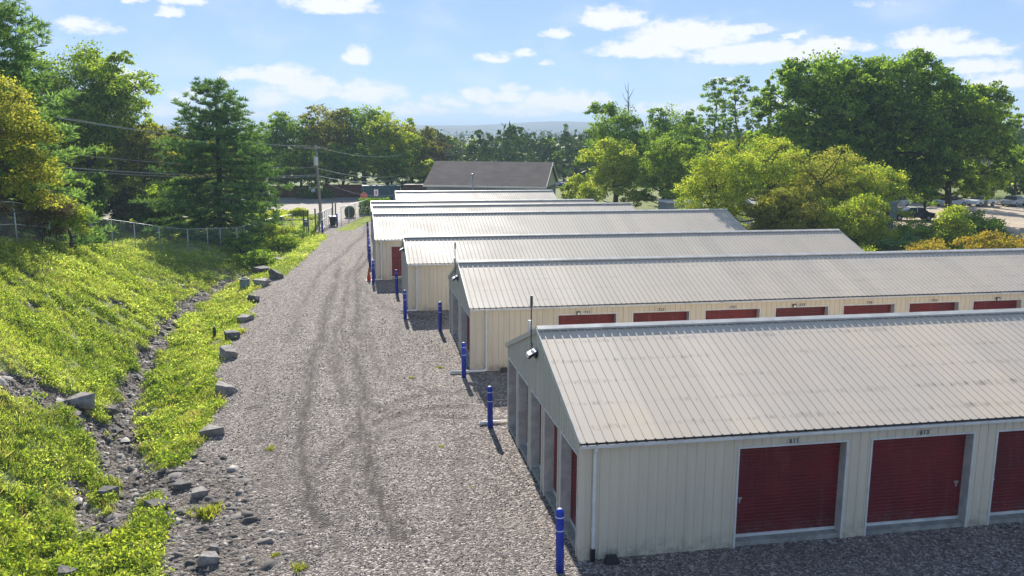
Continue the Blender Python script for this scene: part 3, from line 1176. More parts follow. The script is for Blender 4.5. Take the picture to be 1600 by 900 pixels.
for i, a in enumerate([
        (-4.55, 27.8, .80, .5, .36, .1, 'flat pale wedge of rock lying alone on the gravel edge, lowest of the roadside boulders', None, .12),
        (-4.75, 32.4, .85, .7, .46, .3, 'pale topped boulder second from the lowest on the gravel edge', None, -.05),
        (-5.35, 37.7, .92, .8, .55, .05, 'square flat topped boulder where grass meets the gravel', None, 0),
        (-5.6, 41.2, .85, .7, .48, .8, 'dark boulder just above the square flat topped one', M_ROCK2, .1),
        (-5.45, 45.2, .95, .6, .38, .2, 'low broad grey rock between grass and gravel beside the green post', None, .1),
        (-5.5, 50.3, .7, .6, .45, 1.2, 'small dark rock below the grey drain pipe', M_ROCK2, 0),
        (-5.55, 55.7, 1.2, .9, .55, .25, 'long pale topped boulder right of the grey drain pipe', None, .1),
        (-4.9, 58.3, .95, .9, .7, .5, 'dark pointed boulder uphill of the drain pipe', M_ROCK2, -.15),
        (-6.3, 63.4, 1.5, .9, .5, .3, 'wide dark ledge rock at the edge of the conifer shadow', M_ROCK2, 0),
        (-5.3, 67.5, 1.4, .6, .35, .9, 'long low rock at the head of the ditch', None, 0),
        (-9.2, 30.2, 1.05, .6, .42, -.5, 'pale slanted boulder lying on the bank among dark shale', None, .15),
        (-8.5, 30.9, .8, .5, .3, .2, 'small dark slab just behind the pale slanted boulder', M_ROCK2, 0),
        (-4.7, 23.5, .5, .35, .26, .4, 'dark chunk at the top of the rubble spill', M_ROCK2, 0),
        (-5.15, 22.3, .75, .4, .28, .1, 'dark slab at the left edge of the rubble spill', M_ROCK2, 0),
        (-4.2, 22.9, .45, .35, .24, 1.0, 'pale topped stone in the middle of the rubble spill', None, 0),
        (-3.35, 19.0, .42, .34, .3, .2, 'blocky grey stone at the bottom edge of the rubble spill', None, 0),
        (-3.3, 19.5, .36, .3, .26, .9, 'dark stone right behind the blocky grey one', M_ROCK2, 0),
        (-6.9, 24.6, .6, .45, .3, .5, 'mossy stone half sunk in the ditch below the shale scar', M_ROCK2, 0),
        (-6.5, 19.6, .5, .4, .32, .5, 'dark stone poking out of the weeds at the lower left', M_ROCK2, 0)]):
    make_rock(*a[:7], 100 + i, a[7], a[8])

# loose stones: countless, one object each kind
rs = np.random.RandomState(3)


def stones(name, X, Y, size, mat, flat=.5, zoff=0.0):
    n = len(X)
    Zt = terr(X, Y)
    base = np.array([(-1, -1, 0), (1, -1, 0), (1, 1, 0), (-1, 1, 0), (-.6, -.55, 1), (.65, -.5, 1), (.55, .6, 1), (-.6, .6, 1)], float)
    F = np.array([(0, 1, 5, 4), (1, 2, 6, 5), (2, 3, 7, 6), (3, 0, 4, 7), (4, 5, 6, 7)])
    V = base[None] * (1 + rs.uniform(-.32, .32, (n, 8, 3)))
    sx_ = size * rs.uniform(.35, .65, n)
    sy_ = size * rs.uniform(.25, .55, n)
    sz_ = size * rs.uniform(.4, 1, n) * flat
    a = rs.uniform(0, 6.28, n)
    V = V * np.stack([sx_, sy_, sz_], -1)[:, None]
    # tilt
    tl = rs.normal(0, .25, n)
    V[..., 2] += V[..., 0] * tl[:, None]
    ca, sa = np.cos(a)[:, None], np.sin(a)[:, None]
    x = V[..., 0] * ca - V[..., 1] * sa + X[:, None]
    y = V[..., 0] * sa + V[..., 1] * ca + Y[:, None]
    z = V[..., 2] + Zt[:, None] + zoff - (size * .12)[:, None]
    VV = np.stack([x, y, z], -1).reshape(-1, 3)
    FF = (F[None] + (np.arange(n) * 8)[:, None, None]).reshape(-1, 4)
    t = np.repeat(rs.rand(n), 8)
    o = np_mesh(name, VV, FF, mat, tint=t)
    return struct(o, 'stuff')


def stone_mat(name, stops):
    m = Mat(name)
    t = m.attr('tint')
    cr = m.n.new('ShaderNodeValToRGB')
    e = cr.color_ramp.elements
    e[0].position, e[0].color = stops[0][0], c4(*stops[0][1])
    e[1].position, e[1].color = stops[-1][0], c4(*stops[-1][1])
    for q, cc in stops[1:-1]:
        e.new(q).color = c4(*cc)
    m.l.new(t, cr.inputs[0])
    n = m.noise(20, 4, .7, m.pos())
    c = m.mix(m.ramp(n, .3, .7, 0, .4), cr.outputs[0], c4(.12, .11, .105))
    m.bsdf(c, .85, 0, .3)
    return m.m


M_STONE = stone_mat('crushed_stone', [(0, (.05, .043, .039)), (.5, (.13, .11, .10)), (.8, (.28, .24, .215)), (1, (.62, .56, .51))])
M_SHALE = stone_mat('broken_shale', [(0, (.045, .04, .038)), (.5, (.13, .115, .105)), (.85, (.30, .265, .24)), (1, (.55, .50, .46))])
n = 120000
Y_ = 14 + 44 * rs.rand(n) ** 1.7
X_ = rs.uniform(-5.6, 17, n)
b_footprint = (X_ > 4.7) & (Y_ > 17.5) & (Y_ < 27)  # footprint of the first building, kept free of stones
keep = (X_ > xedge(Y_) - .2) & (rs.rand(n) < .45 + 1.2 * np.clip(vnoise(X_, Y_, .3, 61) + .2, 0, 1)) & ~b_footprint & ~((X_ > 4.5) & (Y_ > 33.5)) & (X_ < 5.2 + (18 - Y_).clip(0, 10) * 8)
keep &= rs.rand(n) < (1 - .95 * np.clip(tracks(X_, Y_) * 1.3, 0, 1)) * sm((60 - Y_) / 30)
X_, Y_ = X_[keep], Y_[keep]
stones('loose_gravel', X_, Y_, rs.uniform(.016, .045, len(X_)) * (1 + (Y_ - 14) / 60), M_STONE, .5)
# shale in the scars and in the spill
n = 46000
X_ = rs.uniform(-14, -1.2, n)
Y_ = rs.uniform(14, 64, n)
dens = np.maximum(rubble(X_, Y_) * (X_ < xedge(Y_)), sm((2.1 - polydist(X_, Y_, RUB3)) / 1.9) * (Y_ < 26.5) * .8)
keep = rs.rand(n) < dens
X_, Y_ = X_[keep], Y_[keep]
stones('shale_rubble', X_, Y_, rs.uniform(.05, .16, len(X_)) * (1 + 1.5 * (rs.rand(len(X_)) > .93)), M_SHALE, .32)

# ------------------------------------------------------------------ foliage


def leaf_mat(name, dark, light, extra=None, transl=.5, rough=.62):
    m = Mat(name)
    t = m.attr('tint')
    gi = m.n.new('ShaderNodeNewGeometry').outputs['Random Per Island']
    f = m.math('ADD', m.math('MULTIPLY', t, .65), m.math('MULTIPLY', gi, .35))
    cr = m.n.new('ShaderNodeValToRGB')
    e = cr.color_ramp.elements
    e[0].position, e[0].color = .1, c4(*dark)
    e[1].position, e[1].color = .85, c4(*light)
    if extra:
        e[1].position = .72
        e.new(.97).color = c4(*extra)
    m.l.new(f, cr.inputs[0])
    c = cr.outputs[0]
    di = m.n.new('ShaderNodeBsdfPrincipled')
    m.l.new(c, di.inputs['Base Color'])
    di.inputs['Roughness'].default_value = rough
    di.inputs['Specular IOR Level'].default_value = .04
    tr = m.n.new('ShaderNodeBsdfTranslucent')
    tcx = m.mix(1.0, c, c4(1.5, 1.45, .6), 'MULTIPLY')
    m.l.new(tcx, tr.inputs[0])
    mx = m.n.new('ShaderNodeMixShader')
    mx.inputs[0].default_value = transl
    m.l.new(di.outputs[0], mx.inputs[1])
    m.l.new(tr.outputs[0], mx.inputs[2])
    m.l.new(mx.outputs[0], m.out.inputs[0])
    return m.m


M_BARK = simple('bark', (.10, .082, .065), .9, 0, .2, .4, 2)
M_BARK_P = simple('pale_bark', (.30, .28, .23), .9, 0, .2, .4, 2)
L_DARK = leaf_mat('leaves_dark_green', (0.035, 0.094, 0.024), (0.295, 0.437, 0.083))
L_MID = leaf_mat('leaves_mid_green', (0.059, 0.130, 0.024), (0.378, 0.496, 0.083))
L_YEL = leaf_mat('leaves_yellow_green', (0.118, 0.201, 0.029), (0.472, 0.543, 0.106), (.54, .48, .12), .5)
L_OLIVE = leaf_mat('leaves_olive', (0.071, 0.094, 0.026), (0.330, 0.342, 0.071), (.38, .31, .08), .42)
L_AUT = leaf_mat('leaves_turning_gold', (.10, .15, .03), (.40, .42, .10), (.56, .46, .14), .48)
L_BROWN = leaf_mat('leaves_dull_brown', (.07, .065, .035), (.21, .18, .09), None, .32)
L_PINE = leaf_mat('needles_blue_green', (0.035, 0.094, 0.041), (0.224, 0.366, 0.118), None, .32)
L_PINE2 = leaf_mat('needles_bright', (0.053, 0.130, 0.059), (0.307, 0.472, 0.189), None, .38)
L_TURF = leaf_mat('turf_leaves', (.12, .21, .04), (.50, .58, .17), (.70, .71, .46), .55)
L_GRASS = leaf_mat('grass_blades', (.14, .20, .05), (.46, .52, .16), (.62, .60, .32), .52)
L_STRAW = leaf_mat('dry_straw', (.26, .21, .10), (.56, .49, .29), None, .4)
L_GOLD = leaf_mat('leaves_gold_orange', (.15, .15, .03), (.46, .36, .07), (.60, .33, .07), .42)
L_FAR = leaf_mat('leaves_far', (.045, .085, .03), (.13, .19, .06), None, .12)


def leaf_quads(C, size, asp, r, nb=None, nbw=0.0):
    """a folded-free quad per centre; nb optional preferred normal (n,3)"""
    n = len(C)
    Nn = r.normal(size=(n, 3))
    Nn /= np.linalg.norm(Nn, axis=1)[:, None] + 1e-9
    if nb is not None:
        Nn = Nn * (1 - nbw) + nb * nbw
        Nn /= np.linalg.norm(Nn, axis=1)[:, None] + 1e-9
    A = np.cross(Nn, r.normal(size=(n, 3)))
    A /= np.linalg.norm(A, axis=1)[:, None] + 1e-9
    B = np.cross(Nn, A)
    s = size[:, None]
    a, b = A * s * .5, B * s * .5 * asp
    V = np.stack([C - a, C - b * .9 + a * .1, C + a, C + b * .9 + a * .1], 1)
    return V.reshape(-1, 3)


def build_leaves(name, C, size, asp, mat, parent, tint, r, nb=None, nbw=0.0):
    V = leaf_quads(C, size, asp, r, nb, nbw)
    F = np.arange(len(V)).reshape(-1, 4)
    return np_mesh(name, V, F, mat, parent, np.repeat(tint, 4))


def limb_path(a, b, r, bend=.12):
    a, b = np.array(a, float), np.array(b, float)
    L = np.linalg.norm(b - a)
    mid = (a + b) / 2 + r.normal(size=3) * L * bend * .5 + np.array([0, 0, -L * .05])
    return [tuple(a), tuple((a + mid) / 2 + r.normal(size=3) * L * .02), tuple(mid), tuple(b)]


def broadleaf(name, loc, h, rad, base, nleaf, leaf, mat, label, seed, lobes=None, nl=13, bark=None, cat='tree', group=None, asp=.75,
              squash=1.0, density=1.0, trunk_r=None, stems=1, airy=0.0, rz=None):
    """h total height, rad crown radius, base height of the crown's underside"""
    r = np.random.RandomState(seed)
    root = empty(name, loc, rz if rz is not None else 0.0)
    tag(root, label, cat, group)
    ch = h - base
    if lobes is None:
        lobes = [(0, 0, base + ch * .52, rad * .55, ch * .36)]
        for k in range(nl):
            a = 2.399963 * k + r.uniform(-.4, .4)
            v = (k + .5) / nl
            zz = base + ch * (.14 + .72 * v)
            env = math.sqrt(max(.05, 1 - ((zz - (base + ch * .45)) / (ch * .58)) ** 2))
            lr = rad * r.uniform(.22, .40) * (1.05 - .25 * v) * (1 if nl < 24 else .82)
            d = max(0, rad * env * r.uniform(.72, 1.08) - lr * .85)
            lobes.append((math.cos(a) * d, math.sin(a) * d, zz, lr, lr * r.uniform(.65, .9)))
    # leaf clusters on and in each lobe
    vol = np.array([l[3] ** 2 * l[4] for l in lobes]) ** .75
    vol /= vol.sum()
    per = 34
    ncl = max(8, int(nleaf / per))
    CC, CR, CT, CN = [], [], [], []
    for l, w in zip(lobes, vol):
        k = max(2, int(ncl * w))
        u = r.normal(size=(k, 3))
        u /= np.linalg.norm(u, axis=1)[:, None]
        u[:, 2] = np.where(u[:, 2] < -.35, -u[:, 2] * r.rand(k), u[:, 2])
        rr_ = r.uniform(.5, 1.22, k) ** .6
        c = np.array(l[:3]) + u * rr_[:, None] * np.array([l[3], l[3], l[4]])
        CC.append(c)
        CR.append(np.full(k, max(.18, l[3] * .135)))
        tt = r.uniform(.05, .95) * .4 + r.rand(k) * .6 + .15 * np.sign(r.rand(k) - .6)
        CT.append(tt)
        CN.append(u)
    CC, CR, CT, CN = np.concatenate(CC), np.concatenate(CR), np.concatenate(CT), np.concatenate(CN)
    if airy:
        kp = r.rand(len(CC)) > airy
        CC, CR, CT, CN = CC[kp], CR[kp], CT[kp], CN[kp]
    k = np.repeat(np.arange(len(CC)), per)
    off = r.normal(size=(len(k), 3)) * CR[k][:, None] * np.array([1, 1, .55])
    P_ = CC[k] + off
    P_[:, 2] *= 1.0
    sz = leaf * r.uniform(.6, 1.35, len(k))
    nb = CN[k] * .6 + np.array([0, 0, .8])
    tint = np.clip(CT[k] + r.normal(0, .16, len(k)), 0, 1)
    build_leaves('crown', P_, sz, asp, mat, root, tint, r, nb, .35)
    # trunk with limbs
    tb = MB()
    tr = trunk_r or max(.08, rad * .055)
    for s_ in range(stems):
        ox, oy = (0, 0) if stems == 1 else (r.uniform(-.5, .5), r.uniform(-.5, .5))
        topz = base + ch * .62
        pts = [(ox, oy, -.4)] + [(ox + r.normal() * rad * .03 * i, oy + r.normal() * rad * .03 * i, topz * (i + 1) / 5) for i in range(5)]
        tb.tube(pts, [tr * 1.35, tr * 1.0, tr * .85, tr * .7, tr * .5, tr * .3], 9)
        for l in lobes:
            q = min(.95, max(.25, (l[2] - l[4] * 1.1) / topz)) if topz > 0 else .5
            i = q * 5
            i0 = int(min(4, max(0, i - 1e-6)))
            a = np.array(pts[i0]) * (1 - (i - i0)) + np.array(pts[min(5, i0 + 1)]) * (i - i0)
            tb.tube(limb_path(a, l[:3], r), [tr * .42, tr * .32, tr * .22, tr * .08], 6)
    # twigs to a share of the clusters
    sel = r.choice(len(CC), min(len(CC), 90), replace=False)
    la = np.array([l[:3] for l in lobes])
    for i in sel:
        j = np.argmin(((la - CC[i]) ** 2).sum(1))
        tb.tube([tuple(la[j]), tuple((la[j] + CC[i]) / 2 + r.normal(size=3) * .08), tuple(CC[i])], [tr * .12, tr * .08, tr * .03], 4, cap=False)
    tb.build('trunk', bark or M_BARK, root, smooth=True)
    return root


def conifer(name, loc, h, rad, mat, label, seed, nwh=26, per=16, droop=.12, base=.04, cat='conifer', up=.55, needle=.34, group=None, profile=None,
            gap=0.12, clump=.42, asp=.16):
    """tiers of boughs, each bough carrying upswept tufts of needles"""
    r = np.random.RandomState(seed)
    root = empty(name, loc, r.uniform(0, 6))
    tag(root, label, cat, group)
    tb = MB()
    tr = h * .017 + .04
    tb.tube([(0, 0, -.4), (0, 0, h * .25), (.05, .02, h * .5), (.02, 0, h * .78), (0, 0, h * .98)], [tr * 1.3, tr, tr * .75, tr * .4, .02], 9)
    P_, T_, NB = [], [], []
    prof = profile or (lambda v: (1 - v) ** .75 * .96 + .05)
    for w in range(nwh):
        v = base + (1 - base) * (w + r.uniform(-.3, .3)) / nwh
        v = min(.985, max(base, v))
        z = h * v
        bl = rad * prof(v)
        nb = 7 if v < .8 else 5
        a0 = r.uniform(0, 6.28)
        for b in range(nb):
            if r.rand() < gap:
                continue
            a = a0 + 2 * math.pi * b / nb + r.uniform(-.3, .3)
            L = bl * r.uniform(.62, 1.12)
            dz = L * (.32 * v ** 1.2 * 1.6 - droop * (1 - v)) + r.uniform(-.1, .1) * L
            tip = np.array([math.cos(a) * L, math.sin(a) * L, z + dz])
            st = np.array([0, 0, z])
            md = (st + tip) / 2 + np.array([0, 0, -L * .05])
            tb.tube([tuple(st), tuple(md), tuple(tip)], [tr * .28 * (1.1 - v), tr * .18 * (1.1 - v), .012], 5, cap=False)
            nc = max(3, int(L / (clump * .62)))
            btint = r.uniform(.1, .75)
            for c in range(nc):
                q = .22 + .78 * (c + r.rand() * .6) / nc
                cp = (st * (1 - q) + tip * q) + np.array([0, 0, -L * .05 * 4 * q * (1 - q)])
                spread = L * .26 * math.sin(min(1, q * 1.05) * math.pi * .85 + .25)
                side = r.normal() * spread
                cp = cp + np.array([-math.sin(a) * side, math.cos(a) * side, r.normal() * .06 - abs(side) * .08])
                k = per
                d = r.normal(size=(k, 3))
                d /= np.linalg.norm(d, axis=1)[:, None]
                d[:, 2] = d[:, 2] * .6 + up
                d += np.array([math.cos(a), math.sin(a), 0]) * .5
                d /= np.linalg.norm(d, axis=1)[:, None]
                P_.append(np.concatenate([cp + d * clump * .12 * r.rand(k, 1), d * clump * r.uniform(.6, 1.1, (k, 1))], 1))
                T_.append(np.clip(btint + .25 * (q - .5) + r.normal(0, .12, k), 0, 1))
    D = np.concatenate(P_)
    T = np.concatenate(T_)
    st, dv = D[:, :3], D[:, 3:]
    sd = np.cross(dv, r.normal(size=dv.shape))
    sd /= np.linalg.norm(sd, axis=1)[:, None] + 1e-9
    ww = np.linalg.norm(dv, axis=1)[:, None] * asp
    V = np.stack([st, st + dv * .5 - sd * ww * .5, st + dv, st + dv * .5 + sd * ww * .5], 1).reshape(-1, 3)
    np_mesh('crown', V, np.arange(len(V)).reshape(-1, 4), mat, root, np.repeat(T, 4))
    tb.build('trunk', M_BARK, root, smooth=True)
    return root


def gz(x, y):
    return float(terr(np.array([float(x)]), np.array([float(y)]))[0])


def at(x, y):
    return (x, y, gz(x, y) - .05)


# --- left side
conifer('pine_tree', at(-18.9, 52), 15.4, 5.8, L_PINE2, 'tall blue green pine cut off by the upper left corner of the photo', 11, nwh=32, per=26, clump=.5, up=.5, asp=.15, gap=.04,
        profile=lambda v: (1 - v) ** .5 * .9 + .06, cat='pine tree')
broadleaf('broadleaf_tree', at(-27.3, 101), 20.2, 8.2, .6, 60000, .29, L_MID, 'tall green broadleaf tree right of the corner pine with the power wires in front', 12, nl=28)
broadleaf('broadleaf_tree', at(-16.2, 45.0), 8.6, 2.9, .5, 22000, .14, L_AUT, 'gold and green tree leaning over the left end of the wire fence', 13, nl=15)
broadleaf('broadleaf_tree', at(-17.3, 42.0), 8.4, 2.3, .3, 17000, .13, L_BROWN, 'dull brown leaved tree at the left edge beside the gold tree', 14, nl=14)
broadleaf('bush', at(-15.4, 47.2), 3.0, 1.7, .1, 6000, .13, L_BROWN, 'low brown green bush under the gold tree at the fence', 15, nl=8, cat='bush', stems=2)
broadleaf('sapling', at(-14.9, 50.2), 2.7, 1.35, .5, 3600, .14, L_YEL, 'yellow green sapling standing at the fence just right of the gold tree', 16, nl=7, cat='sapling', asp=.5)
for i, a in enumerate([(-25, 70, 13, 4.6, L_MID, 'green tree behind the tall broadleaf at the far left'),
                       (-21.0, 97, 11.2, 4.6, L_OLIVE, 'olive tree left of centre between tall broadleaf and lone pine'),
                       (-19.0, 104, 10.4, 4.2, L_OLIVE, 'brownish olive tree just left of the lone pine crown'),
                       (-28.5, 80, 9, 4.6, L_MID, 'low spreading green tree behind the grassy bank'),
                       (-18.9, 88, 4.6, 3.0, L_MID, 'small leafy tree low beside the lone pine foot'),
                       (-23.5, 82, 6.2, 3.4, L_DARK, 'dark low tree behind the wire fence'),
                       (-32, 108, 11.5, 5, L_DARK, 'dark tree far back on the left skyline'),
                       (-16.5, 118, 9.5, 4.2, L_OLIVE, 'olive tree across the road behind the lone pine'),
                       (-25.5, 78, 6.0, 3.4, L_MID, 'low leafy green growth between the corner pine and the meadow'),
                       (-31, 95, 11, 5.5, L_OLIVE, 'olive green tree behind the corner pine'),
                       (-16.8, 92, 5.2, 2.8, L_MID, 'low green tree seen left of the lone pine trunk'),
                       (-21.0, 88, 5.0, 3.0, L_OLIVE, 'low olive tree behind the meadow fence')]):
    broadleaf('broadleaf_tree', at(a[0], a[1]), a[2], a[3], .2, 14000, .26, a[4], a[5], 30 + i, nl=12, group='trees beyond the left fence')
conifer('pine_tree', at(-11.3, 81.0), 13.8, 7.8, L_PINE, 'lone dark green pine standing behind the wire fence left of the drive', 17, nwh=34, per=24, clump=.5, up=.65, base=.04, droop=.35,
        profile=lambda v: (1 - v) ** .5 * (.98 if v < .45 else .98 - (v - .45) * .45) + .03, cat='pine tree', asp=.16, gap=.05)

# --- wood across the road
for i, a in enumerate([(-9.5, 140, 12.0, 5.0, L_DARK, 'dark rounded tree at the left end of the wood across the road'),
                       (-3.5, 143, 13.3, 5.4, L_OLIVE, 'olive topped tall tree second from the left in the wood across the road'),
                       (2.5, 146, 13.2, 5.2, L_DARK, 'dark tall tree in the middle of the wood across the road'),
                       (6.0, 139, 12.0, 4.8, L_YEL, 'sunlit yellow green tree right of the utility pole across the road'),
                       (10.4, 146, 10.2, 4.0, L_OLIVE, 'olive tree sloping down at the right end of the wood'),
                       (14.2, 152, 9.0, 3.6, L_BROWN, 'brownish tree just left of the dark house roof'),
                       (-1.0, 136, 7.5, 4.0, L_DARK, 'low dark tree behind the utility pole'),
                       (-7.0, 133, 6.5, 3.6, L_MID, 'low green tree behind the rusty containers'),
                       (-14.0, 134, 8.5, 4.2, L_DARK, 'dark tree partly behind the lone pine across the road'),
                       (6.5, 133, 6.5, 3.2, L_MID, 'short green tree above the teal container'),
                       (12.6, 134, 5.0, 2.4, L_YEL, 'short bright tree left of the house gable end')]):
    broadleaf('broadleaf_tree', at(a[0], a[1]), a[2] * 1.13, a[3] * 1.14, .8, 19000 if a[2] > 9 else 9000, .3, a[4], a[5], 50 + i, nl=15, group='wood across the road')

# --- middle distance behind the house: prototypes reused
protos = [broadleaf('broadleaf_tree', (0, 0, 0), 9.5, 3.6, 1.2, 5200, .42, m_, 'x', 70 + i, nl=11) for i, m_ in enumerate((L_DARK, L_OLIVE, L_MID, L_BROWN))]
protos.append(conifer('conifer', (0, 0, 0), 11, 2.9, L_PINE, 'x', 75, nwh=18, per=10, clump=.7, asp=.3))
protos.append(conifer('conifer', (0, 0, 0), 11, 2.3, L_PINE, 'x', 76, nwh=18, per=10, clump=.7, asp=.3, droop=.3))
SP = [(21, 205, 0, 1.35, 'dark round tree left of the row behind the house roof'), (25.5, 214, 1, 1.4, 'tall olive tree above the left end of the house ridge'),
      (29, 200, 2, 1.15, 'green tree above the left third of the house roof'), (33, 210, 3, 1.05, 'brown tree between two wire poles above the roof'),
      (37, 205, 4, 1.2, 'tall conifer above the middle of the house roof'), (40.2, 214, 4, 1.3, 'broad conifer right of the middle above the roof'),
      (43.5, 205, 5, 1.0, 'narrow dark conifer above the right half of the roof'), (47.5, 207, 2, 1.25, 'yellowish tree above the right end of the house ridge'),
      (52, 215, 1, 1.15, 'olive tree just beyond the right gable of the house'), (17, 190, 3, .95, 'brown tree beyond the left corner of the house roof'),
      (56.5, 205, 0, 1.1, 'dark tree between the house gable and the dead topped tree'), (45, 180, 0, .8, 'short dark tree behind the parked cars'),
      (51, 178, 2, .75, 'short green tree right behind the parked cars'), (31, 182, 0, .65, 'low dark tree showing over the house ridge'),
      (23.5, 184, 2, .6, 'low green tree over the left half of the house ridge'), (39.5, 184, 3, .6, 'low brown tree over the right half of the house ridge')]
for i, (x, y, k, s, lab) in enumerate(SP):
    o = copy_tree(protos[k])
    o.location = at(x, y)
    s *= .95
    o.scale = (s, s, s * rnd.uniform(.92, 1.08))
    o.rotation_euler = (0, 0, rnd.uniform(0, 6.2))
    tag(o, lab, 'conifer' if k > 3 else 'tree', 'trees behind the dark roofed house')

# --- right centre
broadleaf('broadleaf_tree', at(34.0, 108), 14.6, 5.6, .6, 22000, .26, L_DARK, 'dark ragged tree with a bare dead top right of the house', 81, nl=13)
o = broadleaf('broadleaf_tree', at(30.4, 97), 10.0, 4.3, .2, 20000, .22, L_YEL, 'rounded sunlit green tree in front of the dead topped one', 82, nl=13)
broadleaf('broadleaf_tree', at(34.6, 92), 9.7, 3.8, .2, 20000, .21, L_MID, 'narrow mid green tree right of the rounded sunlit one', 83, nl=12)
broadleaf('broadleaf_tree', at(43.5, 114), 14.3, 5.8, .6, 20000, .27, L_DARK, 'dark green tree in the gap left of the two thin tall trees', 84, nl=15)
broadleaf('broadleaf_tree', at(39.5, 102), 10.8, 4.8, .2, 14000, .26, L_DARK, 'low dark tree above the little grey shed', 85, nl=12)
broadleaf('bush', at(28.6, 106), 4.8, 3.0, .05, 8500, .22, L_YEL, 'bright green bush beside the right gable of the house', 86, nl=8, cat='bush')
# dead top
mb = MB()
mb.tube([(0, 0, 8), (.15, 0, 11), (.05, 0, 13.4), (0, 0, 15.2)], [.12, .09, .05, .02], 6)
for k in range(7):
    a = k * 2.4
    z = 10.5 + k * .55
    mb.tube([(.1, 0, z), (math.cos(a) * .5, math.sin(a) * .5, z + .6), (math.cos(a) * .8, math.sin(a) * .8, z + 1.3)], [.05, .03, .01], 5)
o = mb.build('dead_tree', M_BARK, None, loc=at(36.2, 111))
o.scale = (1, 1, 1.06)
o.data.transform(Matrix.Translation((0, 0, 0)))
tag(o, 'bare dead spike of a trunk rising above the dark ragged tree', 'dead tree')
# two thin tall trees
for x, y, h, sd, lab in ((50.3, 115, 17.6, 87, 'thin tall tree with a sparse crown, left one of the pair'), (54.2, 116, 18.2, 88, 'thin tall tree with a sparse crown, right one of the pair')):
    lb = []
    r_ = np.random.RandomState(sd)
    for k in range(16):
        z = h * (.42 + .54 * k / 16)
        a = k * 2.4
        d = 2.1 * (1 - abs(k - 7) / 12)
        lb.append((math.cos(a) * d, math.sin(a) * d, z, 1.25, .8))
    broadleaf('thin_tree', at(x, y), h, 2.6, h * .5, 9000, .24, L_DARK, lab, sd, lobes=lb, trunk_r=.16, airy=.25)
# pale yellow green group in front
for i, a in enumerate([(29.0, 65.5, 8.0, 3.3, 'yellow green tree at the left end of the pale group behind the roofs', L_YEL),
                       (33.9, 68, 9.4, 3.9, 'tallest yellow green tree in the middle of the pale group', L_YEL),
                       (38.6, 66.5, 8.6, 3.7, 'yellow green tree right of the tallest in the pale group', L_AUT),
                       (41.4, 64, 7.4, 3.2, 'yellow green tree at the right end of the pale group beside the grey cabinet', L_YEL),
                       (32.6, 61, 5.4, 2.9, 'shorter green tree in front of the pale group, behind the fourth roof', L_OLIVE),
                       (37.6, 59.5, 4.9, 2.8, 'shorter leafy green tree behind the third roof end', L_YEL)]):
    broadleaf('broadleaf_tree', at(a[0], a[1]), a[2] * 1.1, a[3] * 1.16, .05, 25000, .165, a[5], a[4], 90 + i, nl=16, group='pale trees behind the roofs', asp=.6, stems=2)
# the giant
broadleaf('broadleaf_tree', at(48.0, 83), 19.0, 7.3, .8, 56000, .32, L_DARK, 'giant dark green maple, left half of the big crown on the right skyline', 101, nl=44, trunk_r=.4)
broadleaf('broadleaf_tree', at(56.6, 84), 19.4, 7.9, .9, 60000, .32, L_DARK, 'giant dark green maple with its trunk beside the black car', 102, nl=46, trunk_r=.42)
broadleaf('broadleaf_tree', at(64.6, 84.5), 16.4, 6.8, .8, 46000, .32, L_MID, 'giant green maple, right shoulder of the big crown', 103, nl=36, trunk_r=.36)
broadleaf('broadleaf_tree', at(64.6, 88.5), 4.4, 1.8, 1.2, 2500, .2, L_DARK, 'small dark tree by the black car', 1031, nl=6, trunk_r=.18)
conifer('conifer', at(79.5, 113), 20.6, 4.2, L_PINE, 'dark spruce tip poking above the big crown', 104, nwh=24, per=10, clump=.8, asp=.3)
broadleaf('broadleaf_tree', at(84.5, 104), 15.0, 3.6, 6.5, 7000, .32, L_MID, 'tall loose tree with bare pale trunks at the right edge', 105, nl=12, bark=M_BARK_P, trunk_r=.28, airy=.35, stems=3)
for i, a in enumerate([(74, 121, 11, 5.2, L_DARK), (84, 122, 10, 5, L_OLIVE), (93, 118, 12, 5, L_DARK), (66, 124, 11, 5, L_DARK), (58, 122, 10, 5, L_OLIVE), (101, 122, 13, 5.4, L_DARK), (50, 128, 9, 4.6, L_DARK), (91, 106, 9, 4.8, L_MID), (80, 116, 7, 4.4, L_OLIVE)]):
    broadleaf('broadleaf_tree', at(a[0], a[1]), a[2], a[3], .3, 8000, .42, a[4],
              ['dark tree closing the yard behind the maple trunk', 'olive tree at the back of the yard right of the maple', 'dark tree at the back right of the yard',
               'dark tree behind the truck in the yard', 'olive tree in shadow behind the giant maple left side', 'dark tree at the far right edge behind the yard',
               'dark tree behind the thin tall pair', 'green tree at the right edge just behind the pale car', 'low olive tree screening the back of the yard'][i], 110 + i, nl=11, group='trees at the back of the yard')
